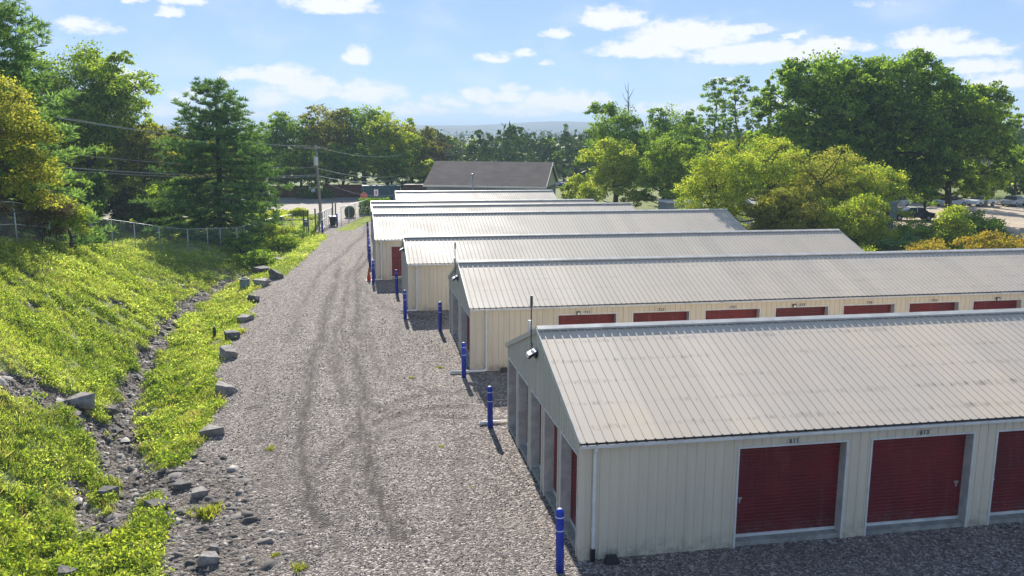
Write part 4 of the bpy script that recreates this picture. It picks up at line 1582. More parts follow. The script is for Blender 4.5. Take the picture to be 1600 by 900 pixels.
for i, a in enumerate([(37.4, 50.5, 2.9, 2.2, L_GOLD, 'gold and orange bush left one along the second roof ridge'),
                       (41.5, 50.2, 3.5, 2.5, L_GOLD, 'gold and orange bush middle one along the second roof ridge'),
                       (46.0, 51.0, 3.4, 2.5, L_GOLD, 'gold and orange bush at the right edge above the second roof'),
                       (35.2, 54.5, 1.9, 2.0, L_YEL, 'low bright green bush right of the third roof end'),
                       (39.5, 57.5, 2.3, 2.6, L_PINE2, 'blue green bush under the black car'),
                       (43.6, 56.5, 4.9, 1.7, L_YEL, 'thin yellow sapling standing above the gold bushes'),
                       (48.5, 58.5, 3.5, 2.0, L_DARK, 'dark green bush at the right edge above the gold bushes'),
                       (47.2, 66, 2.2, 2.6, L_MID, 'low green bush between the cabinet and the maple trunk'),
                       (52.5, 68, 2.4, 2.8, L_YEL, 'broad green bush in front of the bare yard'),
                       (57.5, 72, 2.4, 2.8, L_MID, 'broad green bush at the right edge in front of the yard'),
                       (33.6, 61.0, 1.6, 1.8, L_DARK, 'low dark bush behind the third roof end')]):
    broadleaf('bush', at(a[0], a[1]), a[2], a[3], .05, 8000 if a[3] > 1.5 else 2500, .14, a[4], a[5], 130 + i, nl=9, cat='bush', stems=2, group='bushes beyond the roof ends')
for p_ in protos:
    for ch in list(p_.children):
        bpy.data.objects.remove(ch)
    bpy.data.objects.remove(p_)

# clipped hedges by the gate
for x, y, sx_, sy_, hh, lab, sd in ((.0, 99.5, 1.1, 1.0, 1.35, 'round clipped dark bush left of the hedge by the gate', 141), (2.9, 103.5, 3.6, 1.6, 1.9, 'boxy clipped dark hedge beyond the gate', 142)):
    r_ = np.random.RandomState(sd)
    nn = 5000
    u = r_.uniform(-1, 1, (nn, 3))
    if sd == 141:
        u = u / np.maximum(1, np.linalg.norm(u, axis=1)[:, None] * 1.0)
    P_ = u * np.array([sx_ / 2, sy_ / 2, hh / 2]) * (1 + r_.normal(0, .03, (nn, 1))) + np.array([0, 0, hh / 2])
    root = empty('hedge', at(x, y), .1)
    tag(root, lab, 'hedge')
    build_leaves('foliage', P_, r_.uniform(.1, .2, nn), .8, L_DARK, root, r_.rand(nn) * .6, r_)
    mb = MB()
    for k in range(5):
        q = (k - 2) / 2.5 * sx_ / 2
        mb.tube([(q, 0, -.1), (q + .05, 0, hh * .6)], [.04, .02], 5)
    mb.build('stem', M_BARK, root)

# --- far wood, hills
def far_wood(name, rows, seed):
    r = np.random.RandomState(seed)
    PP, SS, TT = [], [], []
    for (n, x0, x1, y0, y1, h0, h1, q) in rows:
        X = r.uniform(x0, x1, n)
        Y = r.uniform(y0, y1, n)
        Hh = r.uniform(h0, h1, n) * (1 + .25 * vnoise(X, Y, .02, 9))
        Z = terr(X, Y, False)
        rad = Hh * r.uniform(.26, .42, n)
        con = r.rand(n) < .3
        k = np.repeat(np.arange(n), q)
        u = r.normal(size=(len(k), 3))
        u /= np.linalg.norm(u, axis=1)[:, None]
        v = u * r.uniform(.6, 1.05, (len(k), 1))
        zz = (v[:, 2] * .5 + .55)
        taper = np.where(con[k], (1.15 - zz) * 1.1, 1.0)
        P0 = np.stack([X[k] + v[:, 0] * rad[k] * taper, Y[k] + v[:, 1] * rad[k] * taper, Z[k] + zz * Hh[k]], -1)
        PP.append(P0)
        SS.append(Hh[k] * r.uniform(.07, .15, len(k)))
        TT.append(np.clip(r.rand(n)[k] * .7 + r.rand(len(k)) * .3, 0, 1))
    P0, S0, T0 = np.concatenate(PP), np.concatenate(SS), np.concatenate(TT)
    return struct(build_leaves(name, P0, S0, .85, L_FAR, None, T0, r), 'stuff')


far_wood('distant_wood', [(150, -160, 60, 165, 215, 8, 11.5, 190), (210, 58, 260, 150, 230, 9, 13, 190), (300, -160, 330, 235, 330, 8, 12.5, 130),
                          (420, -300, 560, 380, 560, 10, 15.5, 110), (700, -600, 1100, 700, 1100, 13, 17.5, 60), (160, -130, -34, 70, 160, 9, 13, 200)], 5)
mh = Mat('wooded_hill')
pp = mh.pos()
mh.bsdf(mh.mix(mh.ramp(mh.noise(.02, 6, .6, pp), .35, .65), c4(.03, .05, .02), c4(.07, .09, .035)), .95, 0, .1)
xs2 = np.linspace(-3500, 5200, 160)
V, F = [], []
for i, x in enumerate(xs2):
    hgt = 8 + 24 * math.exp(-((x - 690) / 330) ** 2) + 9 * math.exp(-((x + 500) / 500) ** 2) + 10 * math.exp(-((x - 200) / 300) ** 2) + 16 * math.exp(-((x - 2900) / 700) ** 2) + 1.5 * math.sin(x * .013)
    for dy, k in ((-500, -.6), (-250, .55), (0, 1), (300, .6), (600, -.6)):
        V.append((x, 2600 + dy - .05 * abs(x), hgt * 1.25 * k + (0 if k > 0 else -6)))
for i in range(len(xs2) - 1):
    for k in range(4):
        F.append((i * 5 + k, (i + 1) * 5 + k, (i + 1) * 5 + k + 1, i * 5 + k + 1))
o = np_mesh('hills', V, F, mh.m, smooth=True)
struct(o)

# ------------------------------------------------------------------ turf and weeds on the bank
r = np.random.RandomState(77)


def scatter(n, x0, x1, y0, y1, powr=1.0):
    Y = y0 + (y1 - y0) * r.rand(n) ** powr
    X = r.uniform(x0, x1, n)
    vis = (X > -Y * .46 - 3)
    g = grass_mask(X, Y)
    patch = sm((vnoise(X, Y, .8, 31) * .8 + vnoise(X, Y, 3.1, 32) * 1.1 + .46) / .4)
    keep = vis & (r.rand(n) < np.clip(g * patch * 1.2, 0, 1)) & (g > .3)
    return X[keep], Y[keep]


def tufts(name, X, Y, hgt, lpn, mat, asp, tint_noise=.5, spread=1.0, blade=False):
    n = len(X)
    Z = terr(X, Y)
    k = np.repeat(np.arange(n), lpn)
    m_ = len(k)
    H_ = hgt[k]
    if blade:
        d = r.normal(size=(m_, 3)) * np.array([.55, .55, .1]) + np.array([0, 0, 1])
        d /= np.linalg.norm(d, axis=1)[:, None]
        base_ = np.stack([X[k] + r.normal(0, .25, m_) * H_ * spread, Y[k] + r.normal(0, .25, m_) * H_ * spread, Z[k] - .02], -1)
        L = H_ * r.uniform(.5, 1.1, m_)
        sd = np.cross(d, r.normal(size=(m_, 3)))
        sd /= np.linalg.norm(sd, axis=1)[:, None]
        w = (L * asp * .5)[:, None]
        V = np.stack([base_ - sd * w, base_ + sd * w, base_ + d * L[:, None] * .7 + sd * w * .7, base_ + d * L[:, None] + r.normal(0, .06, (m_, 3)) * L[:, None]], 1).reshape(-1, 3)
    else:
        P0 = np.stack([X[k] + r.normal(0, .45, m_) * H_ * spread, Y[k] + r.normal(0, .45, m_) * H_ * spread, Z[k] + H_ * r.uniform(.05, .95, m_)], -1)
        nb = np.tile(np.array([0, 0, 1.0]), (m_, 1))
        V = leaf_quads(P0, H_ * r.uniform(.35, .75, m_), asp, r, nb, .45)
    big = vnoise(X, Y, .35, 33)[k] + vnoise(X, Y, 1.5, 34)[k] * .6
    t = np.clip(.42 + big * tint_noise * 1.3 + r.normal(0, .2, n)[k] + r.normal(0, .1, m_), 0, 1)
    return struct(np_mesh(name, V, np.arange(len(V)).reshape(-1, 4), mat, None, np.repeat(t, 4)), 'stuff')


X_, Y_ = scatter(150000, -22, -2.5, 14, 50, 1.25)
tufts('ground_cover', X_, Y_, r.uniform(.035, .09, len(X_)) * (1 + .9 * sm(vnoise(X_, Y_, 1.6, 41) * 4)) * (1 + (Y_ - 14) / 60), 10, L_TURF, .5, spread=1.5)
X_, Y_ = scatter(36000, -26, -2.2, 45, 100, 1.0)
tufts('meadow_growth', X_, Y_, r.uniform(.12, .26, len(X_)), 8, L_TURF, .55, spread=1.3)
X_, Y_ = scatter(60000, -16, -2.8, 14, 60, 1.3)
tufts('grass', X_, Y_, r.uniform(.10, .25, len(X_)), 8, L_GRASS, .09, blade=True)
# verge tufts near the gate and beyond the roof ends
X_ = r.uniform(-6, 4, 14000)
Y_ = r.uniform(60, 101, 14000)
kp = (grass_mask(X_, Y_) > .4) & (X_ > xedge(Y_) - .5)
tufts('verge_grass', X_[kp], Y_[kp], r.uniform(.06, .16, kp.sum()), 6, L_YEL, .4)
X_ = r.uniform(30, 60, 12000)
Y_ = r.uniform(46, 75, 12000)
kp = grass_mask(X_, Y_) > .4
tufts('rough_grass', X_[kp], Y_[kp], r.uniform(.2, .5, kp.sum()), 7, L_MID, .35)
X_, Y_ = scatter(7000, -16, -2.8, 14, 70, 1.2)
kp = vnoise(X_, Y_, .45, 71) + .5 * vnoise(X_, Y_, 1.8, 72) > .02
tufts('dry_straw', X_[kp], Y_[kp], r.uniform(.16, .36, kp.sum()), 9, L_STRAW, .06, .3, 1.1, blade=True)
# leafy weeds that stand out of the turf, thick ones at the lower left
X_, Y_ = scatter(1500, -14, -4.2, 15, 46, 1.4)
tufts('leafy_weeds', X_, Y_, r.uniform(.14, .27, len(X_)), 34, L_MID, .4, .4, 1.2)
X_ = r.uniform(-8.5, -4.6, 240)
Y_ = r.uniform(16.5, 21.5, 240)
tufts('broad_leaf_weeds', X_, Y_, r.uniform(.15, .26, 240), 60, L_YEL, .5, .4, 1.3)
# dry clumps in the rubble and on the gravel
cl = [(-3.9, 21.6, .34), (-1.35, 18.4, .16), (-2.6, 26.2, .14), (-3.6, 21.9, .2), (2.6, 25.4, .08), (-1.9, 19.1, .1), (2.2, 33.2, .1), (3.5, 34.5, .12), (3.1, 22.2, .06)]
for i, (x, y, s) in enumerate(cl):
    pass
CX = np.array([c[0] for c in cl for _ in range(14)]) + r.normal(0, .5, 14 * len(cl)) * np.repeat([c[2] for c in cl], 14)
CY = np.array([c[1] for c in cl for _ in range(14)]) + r.normal(0, .5, 14 * len(cl)) * np.repeat([c[2] for c in cl], 14)
tufts('dry_weeds', CX, CY, np.repeat([c[2] for c in cl], 14) * .9, 14, L_AUT, .12, .3, 1.0, blade=True)

# ------------------------------------------------------------------ ditch furniture
mb = MB()
mb.lathe([(.30, -.3), (.30, .78), (.26, .78), (.26, .3)], sides=20)
o = mb.build('drain_riser', simple('grey_blue_pipe', (.20, .26, .28), .6), None, smooth=False, loc=(-6.56, 55.2, gz(-6.56, 55.2)))
tag(o, 'grey blue drain riser pipe standing in the ditch', 'pipe')
mb = MB()
mb.lathe([(.08, -.2), (.09, .35), (.07, .5), (.05, .55)], sides=10)
o = mb.build('marker_post', simple('dark_green_plastic', (.03, .07, .035), .6), None, smooth=True, loc=(-6.6, 42.8, gz(-6.6, 42.8)))
tag(o, 'short dark green marker post with a pale top in the ditch grass', 'post')
mb = MB()
mb.lathe([(.05, .55), (.055, .58), (.03, .62)], sides=10)
mb.build('cap', M_PVC, o, smooth=True)
mb = MB()
mb.tube([(0, 0, .03), (.3, .25, .04), (.5, .45, .03)], [.02, .018, .01], 6)
mb.tube([(.3, .25, .04), (.32, .4, .05)], [.012, .006], 5)
o = mb.build('stick', M_BARK_P, None, loc=(-3.8, 30.2, .0))
tag(o, 'pale broken stick lying on the gravel between two boulders', 'stick')

# ------------------------------------------------------------------ chain link fence


def link_mat():
    m = Mat('chain_link_wire')
    p = m.pos()
    sp = m.n.new('ShaderNodeSeparateXYZ')
    m.l.new(p, sp.inputs[0])
    s = m.math('ADD', m.math('ADD', sp.outputs[0], m.math('MULTIPLY', sp.outputs[1], .8)), 0.0)
    a = m.math('ABSOLUTE', m.math('SUBTRACT', m.math('FRACT', m.math('DIVIDE', m.math('ADD', s, sp.outputs[2]), .075)), .5))
    b = m.math('ABSOLUTE', m.math('SUBTRACT', m.math('FRACT', m.math('DIVIDE', m.math('SUBTRACT', s, sp.outputs[2]), .075)), .5))
    w = m.math('LESS_THAN', m.math('MINIMUM', a, b), .035)
    pr = m.n.new('ShaderNodeBsdfPrincipled')
    pr.inputs['Base Color'].default_value = c4(.42, .43, .43)
    pr.inputs['Metallic'].default_value = .5
    pr.inputs['Roughness'].default_value = .5
    tr = m.n.new('ShaderNodeBsdfTransparent')
    mx = m.n.new('ShaderNodeMixShader')
    m.l.new(w, mx.inputs[0])
    m.l.new(tr.outputs[0], mx.inputs[1])
    m.l.new(pr.outputs[0], mx.inputs[2])
    m.l.new(mx.outputs[0], m.out.inputs[0])
    return m.m


M_LINK = link_mat()
M_RAIL = simple('galvanised_rail', (.50, .53, .55), .4, .4, .5, .1, 4)


def fence(pts, label, h=1.83, midrail=False, name='chain_link_fence'):
    root = empty(name, (pts[0][0], pts[0][1], gz(*pts[0])))
    tag(root, label, 'fence', 'chain link fences')
    ox, oy, oz = root.location
    P3 = [Vector((x - ox, y - oy, float(terr(np.array([x]), np.array([y]), False)[0]) - oz)) for x, y in pts]
    for p in P3:
        mb = MB()
        mb.tube([p + Vector((0, 0, -.3)), p + Vector((0, 0, h + .04))], .032, 8)
        mb.build('post', M_RAIL, root, smooth=True)
    mb = MB()
    mb.tube([p + Vector((0, 0, h)) for p in P3], .024, 8)
    if midrail:
        mb.tube([p + Vector((0, 0, h * .48)) for p in P3], .02, 8)
    mb.build('rail', M_RAIL, root, smooth=True)
    mb = MB()
    for a, b in zip(P3[:-1], P3[1:]):
        mb.add([a + Vector((0, 0, .03)), b + Vector((0, 0, .03)), b + Vector((0, 0, h - .02)), a + Vector((0, 0, h - .02))], [(0, 1, 2, 3)])
    mb.build('wire_mesh', M_LINK, root)
    return root


fence([(-15.0, 32), (-15.3, 36), (-15.5, 40), (-15.51, 44.25), (-15.35, 48.3)], 'chain link fence with two rails at the left edge under the gold tree', midrail=True, h=2.0)
fence([(-15.35, 48.4), (-15.2, 51.6), (-15.1, 54.8), (-14.91, 58.5), (-14.3, 61.7), (-13.5, 65.4), (-12.2, 69.0), (-11.1, 71.2), (-10.3, 72.4), (-9.2, 73.9)],
      'chain link fence along the top of the grassy bank')
fence([(-9.2, 74.0), (-8.9, 76.4), (-8.3, 78.8), (-7.7, 81.3), (-7.1, 83.1), (-6.3, 84.6), (-5.5, 86.0)], 'chain link fence running from the lone pine towards the gate', h=1.75)
fence([(-.9, 92.5), (-.1, 95.5), (.6, 98.2), (1.4, 101), (2.4, 104.5)], 'chain link fence right of the gate in front of the hedge', h=1.7)

# ------------------------------------------------------------------ gate
g0 = empty('sliding_gate', (-3.1, 85.4, 0))
tag(g0, 'galvanised sliding gate with vertical bars standing open across the drive entrance', 'gate')
mb = MB()
dirv = Vector((1.25, 6.6, 0))
dn = dirv.normalized()
for z in (.16, 1.0, 1.75):
    mb.tube([Vector((0, 0, z)), dirv + Vector((0, 0, z))], .035, 8)
for k in range(9):
    p = dirv * (k / 8)
    mb.tube([p + Vector((0, 0, .16)), p + Vector((0, 0, 1.75))], .022 if k % 4 else .035, 6)
mb.build('frame', M_RAIL, g0, smooth=True)
mb = MB()
mb.add([(0, 0, .18), dirv + Vector((0, 0, .18)), dirv + Vector((0, 0, 1.73)), (0, 0, 1.73)], [(0, 1, 2, 3)])
mb.build('wire_mesh', M_LINK, g0)
M_POSTG = simple('weathered_post', (.17, .15, .13), .8, 0, .3, .3, 4)
for x, y, h, lab in ((-4.35, 84.9, 2.1, 'brown gate post left of the blue keypad box'), (-3.98, 85.6, 2.05, 'brown gate post right of the blue keypad box'),
                     (-3.25, 84.6, 2.25, 'mossy green gate post at the near end of the sliding gate'), (-2.95, 85.9, 1.7, 'dark gate post behind the mossy one'),
                     (-1.75, 92.6, 2.3, 'tall gate post at the far end of the sliding gate'), (-1.5, 95.4, 1.9, 'thin dark post beyond the gate')):
    mb = MB()
    mb.tube([(0, 0, -.2), (0, 0, h)], .07, 10)
    mb.lathe([(.085, h - .02), (.085, h + .03), (.03, h + .07)], sides=10)
    o = mb.build('gate_post', M_POSTG, None, smooth=False, loc=(x, y, 0))
    tag(o, lab, 'gate post', 'posts around the gate')
k_ = empty('gate_keypad', (-4.15, 85.1, 0))
tag(k_, 'blue grey keypad box with a white label hung between the brown gate posts', 'keypad')
mb = MB()
mb.box(-.18, .18, -.08, .08, .55, 1.25)
mb.build('box', simple('slate_blue_box', (.10, .17, .22), .5), k_, bevel=.02)
mb = MB()
mb.box(-.13, .13, -.086, -.0805, .98, 1.12)
mb.build('label_panel', M_WHITEP, k_)
mb = MB()
mb.tube([(0, 0, -.1), (0, 0, .55)], .04, 8)
mb.build('stand', M_DARKSTEEL, k_)
t_ = empty('trash_can', (-1.75, 90.6, 0), .2)
tag(t_, 'black wheeled bin with a white lid beside the gate', 'trash can')
mb = MB()
mb.add([(-.24, -.24, .05), (.24, -.24, .05), (.24, .24, .05), (-.24, .24, .05), (-.32, -.32, .95), (.32, -.32, .95), (.32, .32, .95), (-.32, .32, .95)],
       [(0, 3, 2, 1), (4, 5, 6, 7), (0, 1, 5, 4), (1, 2, 6, 5), (2, 3, 7, 6), (3, 0, 4, 7)])
mb.build('body', M_BLACK, t_, bevel=.03)
mb = MB()
mb.box(-.35, .35, -.35, .35, .955, 1.03)
mb.build('lid', M_WHITEP, t_, bevel=.02)
for sx_ in (-.27, .27):
    mb = MB()
    mb.tube([(sx_ - .03, .24, .08), (sx_ + .03, .24, .08)], .08, 12)
    mb.build('wheel', M_DARKSTEEL, t_)

# ------------------------------------------------------------------ street, lot, island
M_ASPH = Mat('asphalt')
pp = M_ASPH.pos()
M_ASPH.bsdf(M_ASPH.mix(M_ASPH.ramp(M_ASPH.noise(.4, 6, .65, pp), .35, .65), c4(.20, .185, .165), c4(.28, .25, .22)), .9, 0, .25, M_ASPH.noise(30, 3, .6, pp), .2, .01)
M_ASPH = M_ASPH.m
M_LOT = simple('dusty_paving', (.38, .335, .29), .9, 0, .2, .3, .5)


def sheet(name, poly, z, mat):
    mb = MB()
    mb.add([(x, y, z) for x, y in poly], [tuple(range(len(poly)))])
    o = mb.build(name, mat)
    return struct(o)


sheet('road', [(-60, 90), (-30, 91), (-14, 92.5), (-8, 90.5), (-3.4, 88.5), (-1.6, 92.5), (2.6, 105), (9, 109), (9, 123), (-3, 121), (-20, 118), (-60, 112)], .012, M_LOT)
sheet('parking_lot', [(-22, 118.2), (-3, 121.2), (9, 123.2), (10, 131), (-22, 131)], .016, M_ASPH)
mb = MB()
isl = [(-16, 96.2), (-9.5, 95.3), (-4.6, 96.4), (-3.4, 98.4), (-5.0, 101.8), (-9, 105.2), (-16, 107)]
n_ = len(isl)
mb.add([(x, y, .0) for x, y in isl] + [(x, y, .16) for x, y in isl] + [(x * .985 - .1, 100.5 + (y - 100.5) * .95, .2) for x, y in isl],
       [(k, (k + 1) % n_, n_ + (k + 1) % n_, n_ + k) for k in range(n_)] + [(n_ + k, n_ + (k + 1) % n_, 2 * n_ + (k + 1) % n_, 2 * n_ + k) for k in range(n_)] + [tuple(range(2 * n_, 3 * n_))])
struct(mb.build('kerb_island', simple('turf_island', (.12, .16, .04), .95, 0, .1, .4, 1)))
r = np.random.RandomState(9)
X_ = r.uniform(-16, -3.6, 7000)
Y_ = r.uniform(95.5, 106.5, 7000)
kp = (polydist(X_, Y_, [(-15, 101), (-6.5, 99.5), (-4.8, 98.6)]) < np.interp(X_, [-16, -9, -4], [5, 4.2, 1.4]))
k2 = np.where(vnoise(X_, Y_, .5, 55) > .1, 2.2, 1.0)
tufts('island_grass', X_[kp], Y_[kp], (r.uniform(.18, .35, 7000) * k2)[kp], 7, L_YEL, .45)
# clumps under the fence by the gate
for i, (x, y, h, rd, m_, lab) in enumerate([(-6.3, 79, 1.7, 1.5, L_YEL, 'bright weedy bush at the inside of the fence near the gate'), (-8.2, 71.5, 2.0, 2.0, L_DARK, 'dark bush in the pine shadow below the fence'),
                                            (-5.6, 75, 1.2, 1.2, L_MID, 'leafy weeds clump above the head of the ditch'), (-7.0, 66.2, 1.3, 1.6, L_DARK, 'dark green clump behind the wide ledge rock'),
                                            (-10.5, 102, 1.9, 1.5, L_MID, 'bush on the grass island left of the sign post'), (-5.6, 99.6, 1.2, 1.0, L_YEL, 'small bright bush on the grass island right of the sign post'),
                                            (-11.4, 76.5, 1.2, 1.8, L_DARK, 'dark undergrowth at the foot of the lone pine')]):
    broadleaf('bush', at(x, y), h, rd, .02, 3200, .15, m_, lab, 160 + i, nl=7, cat='bush', stems=2, group='bushes along the fence')

# ------------------------------------------------------------------ poles and wires
M_POLE = simple('weathered_pole_wood', (.33, .29, .25), .85, 0, .2, .25, 3)
M_CAN = simple('transformer_grey', (.62, .64, .66), .4)
M_WIRE = simple('wire_grey', (.42, .42, .41), .5, .2)


def utility_pole(x, y, h, label, can=False, lean=(0, 0), arm=1.1, ang=.15):
    root = empty('utility_pole', (x, y, gz(x, y)), 0)
    tag(root, label, 'utility pole', 'utility poles')
    mb = MB()
    mb.tube([(0, 0, -.3), (lean[0] * .5, lean[1] * .5, h * .5), (lean[0], lean[1], h)], [.17, .145, .11], 12)
    mb.build('pole', M_POLE, root, smooth=True)
    mb = MB()
    ca, sa = math.cos(ang), math.sin(ang)
    c = Vector((lean[0], lean[1] - .12, h - .35))
    mb.obox(c - Vector((ca, sa, 0)) * arm + Vector((0, 0, -.05)), Vector((ca, sa, 0)) * 2 * arm, Vector((-sa, ca, 0)) * .09, (0, 0, .11))
    for k in (-.9, -.45, .55, .9):
        q = c + Vector((ca, sa, 0)) * arm * k
        mb.lathe([(.03, .06), (.045, .12), (.03, .2)], q.x, q.y, q.z, 8)
    mb.build('crossarm', M_POLE, root)
    if can:
        mb = MB()
        mb.lathe([(.2, 0), (.24, .05), (.24, .82), (.2, .9), (.05, .95)], -.36, -.1, h - 2.2, 16)
        t = mb.build('transformer', M_CAN, root, smooth=True)
        mb = MB()
        mb.lathe([(.03, 0), (.05, .1), (.03, .22)], -.36, -.1, h - 1.28, 8)
        mb.tube([(-.36, -.1, h - 1.1), (-.3, -.05, h - .7), (-.2, 0, h - .3)], .012, 5)
        mb.build('bushing', M_DARKSTEEL, t)
    return root


PH = 8.15
utility_pole(-3.05, 96.0, PH, 'tall wooden utility pole with a pale transformer can beside the gate', can=True, lean=(-.35, 0), arm=1.25)
utility_pole(-25.0, 58.0, 12.5 - gz(-25, 58) + 0.0, 'utility pole hidden among the trees at the far left', arm=1.2)
utility_pole(23.6, 181, 9.6 - gz(23.6, 181) - 1.6, 'left one of two distant poles above the house ridge', arm=1.0)
utility_pole(30.4, 182, 9.6 - gz(30.4, 182) - 1.9, 'right one of two distant poles above the house ridge', arm=1.0)


def wire(a, b, sag, label, rad=.02):
    a, b = Vector(a), Vector(b)
    pts = []
    for i in range(17):
        t = i / 16
        p = a.lerp(b, t)
        p.z -= sag * 4 * t * (1 - t)
        pts.append(p - a)
    mb = MB()
    mb.tube(pts, rad, 5)
    o = mb.build('power_wire', M_WIRE, None, loc=a)
    return tag(o, label, 'wire', 'overhead wires')


pt = (-3.4, 95.9)
for i, (dx, za, zb, rr_) in enumerate(((-1.1, 8.0, 12.1, .017), (-.5, 8.0, 11.9, .017), (.6, 8.0, 11.7, .017))):
    wire((pt[0] + dx, pt[1], za), (-25 + dx * .5, 58, zb), .7, ['top wire nearest the pole end on the left run', 'second of the three top wires on the left run', 'lowest of the three top wires on the left run'][i], rr_ * .8)
for i, (za, zb, rr_, lab) in enumerate(((5.75, 9.1, .018, 'single middle wire running left from the pole'), (4.95, 8.1, .028, 'thick lower cable running left from the pole'),
                                        (4.8, 7.85, .02, 'lowest cable running left from the pole'))):
    wire((pt[0], pt[1] - .1, za), (-25, 58, zb), .55, lab, rr_)
for i, (za, e, rr_, lab) in enumerate(((7.95, (14.0, 150, 7.4), .02, 'top wire running right from the pole to the tall sign'), (5.7, (14.0, 150, 4.0), .025, 'middle wire sagging right from the pole'),
                                       (4.9, (14.0, 150, 3.6), .032, 'thick cable sagging right from the pole across the trees'), (4.6, (9.0, 121, 1.9), .015, 'thin wire dropping right from the pole behind the roofs'))):
    wire((pt[0] + .1, pt[1], za), e, 1.5, lab, rr_)
for i, (za, zb) in enumerate(((7.4, 7.2), (6.9, 6.7), (5.9, 5.6))):
    wire((14, 150, za - .1), (23.6, 181, zb), .5, ['upper', 'middle', 'lower'][i] + ' wire from the tall sign to the distant poles', .02)
    wire((23.6, 181, zb), (30.4, 182, zb - .1), .15, ['upper', 'middle', 'lower'][i] + ' wire between the two distant poles', .025)
wire((33.6, 96, 6.3), (49, 118, 5.2), .5, 'pale wire crossing the dark gap right of the rounded tree', .04)

# signs
sg = empty('pylon_sign', (13.9, 150, gz(13.9, 150)))
tag(sg, 'tall narrow blue and white roadside sign at the left end of the house ridge', 'sign')
for q_ in (-.5, .5):
    mb = MB()
    mb.tube([(q_, 0, 0), (q_, 0, 5.6)], .09, 8)
    mb.build('post', M_DARKSTEEL, sg)
mb = MB()
mb.box(-.75, .75, -.12, .12, 4.5, 5.6)
mb.build('upper_panel', simple('sign_blue', (.05, .10, .30), .5), sg)
mb = MB()
mb.box(-.75, .75, -.1, .1, 2.9, 4.4)
mb.build('lower_panel', simple('sign_pale', (.55, .58, .62), .5), sg)
sg = empty('round_sign', (1.95, 118.5, 0))
tag(sg, 'round faded orange red sign on a post at the far end of the drive', 'sign')
mb = MB()
mb.tube([(0, 0, 0), (0, 0, 1.3)], .04, 8)
mb.build('post', M_STEEL, sg)
mb = MB()
mb.v = [(math.cos(t) * .5, -.05, 1.05 + math.sin(t) * .5) for t in [k * math.pi / 4 + math.pi / 8 for k in range(8)]]
mb.v += [(x, -.02, z) for x, y, z in mb.v]
mb.f = [tuple(range(8))[::-1], tuple(range(8, 16))] + [(k, (k + 1) % 8, 8 + (k + 1) % 8, 8 + k) for k in range(8)]
mb.build('disc', simple('faded_red', (.62, .16, .10), .6), sg)
sg = empty('road_sign', (-8.05, 98.5, .15))
tag(sg, 'small dark sign on a thin leaning post on the grass island', 'sign')
mb = MB()
mb.tube([(0, 0, 0), (.18, 0, 2.1)], .035, 8)
mb.build('post', M_STEEL, sg)
mb = MB()
mb.obox((-.02, -.05, 1.5), (.38, 0, .02), (0, .03, 0), (.06, 0, .6))
mb.build('panel', M_DARKSTEEL, sg)
sg = empty('wall_sign', (3.55, 117.2, 0))
tag(sg, 'white sign with an orange patch in front of the teal container', 'sign')
mb = MB()
mb.tube([(0, 0, 0), (0, 0, 1.4)], .04, 8)
mb.build('post', M_STEEL, sg)
mb = MB()
mb.box(-.28, .28, -.04, 0, 1.15, 1.95)
w_ = mb.build('panel', M_WHITEP, sg, bevel=.03)
mb = MB()
mb.box(-.08, .08, -.046, -.041, 1.35, 1.8)
mb.build('patch', M_ORANGE, w_)

# ------------------------------------------------------------------ containers and heaps beyond the lot
M_RUST = rock_mat('rusty_steel', (.13, .06, .04), (.26, .11, .06))
M_TEAL = simple('faded_teal_steel', (.06, .13, .15), .6, 0, .3, .25, .8)
M_BROWN = simple('brown_steel', (.14, .085, .07), .7, 0, .3, .25, .8)


def container(x, y, l, w, h, mat, label, rz=0.0, name='scrap_container', open_top=True):
    root = empty(name, (x, y, 0), rz)
    tag(root, label, 'container', 'containers beyond the parking lot')
    mb = MB()
    Zv = Vector((0, 0, 1))
    for (o_, s_, n_, L_) in (((-l / 2, -w / 2, .15), Vector((1, 0, 0)), Vector((0, -1, 0)), l), ((l / 2, -w / 2, .15), Vector((0, 1, 0)), Vector((1, 0, 0)), w),
                             ((-l / 2, w / 2, .15), Vector((1, 0, 0)), Vector((0, 1, 0)), l), ((-l / 2, -w / 2, .15), Vector((0, 1, 0)), Vector((-1, 0, 0)), w)):
        ribbed(mb, o_, s_, Zv, n_, 0, L_, 0, h - .15, pitch=.5, rw=.16, rh=.08)
    if not open_top:
        mb.add([(-l / 2, -w / 2, h), (l / 2, -w / 2, h), (l / 2, w / 2, h), (-l / 2, w / 2, h)], [(0, 1, 2, 3)])
    else:
        mb.add([(-l / 2, -w / 2, h * .55), (l / 2, -w / 2, h * .55), (l / 2, w / 2, h * .55), (-l / 2, w / 2, h * .55)], [(0, 1, 2, 3)])
    mb.build('body', mat, root)
    mb = MB()
    for a, b in (((-l / 2 - .05, l / 2 + .05), (-w / 2 - .1, -w / 2)), ((-l / 2 - .05, l / 2 + .05), (w / 2, w / 2 + .1))):
        mb = MB()
        mb.box(a[0], a[1], b[0], b[1], h - .12, h + .04)
        mb.build('rim', mat, root)
    for sx_ in (-l / 2 + .5, l / 2 - .5):
        mb = MB()
        mb.tube([(sx_, -w / 2 - .12, .14), (sx_, w / 2 + .12, .14)], .13, 10)
        mb.build('roller', M_DARKSTEEL, root)
    return root


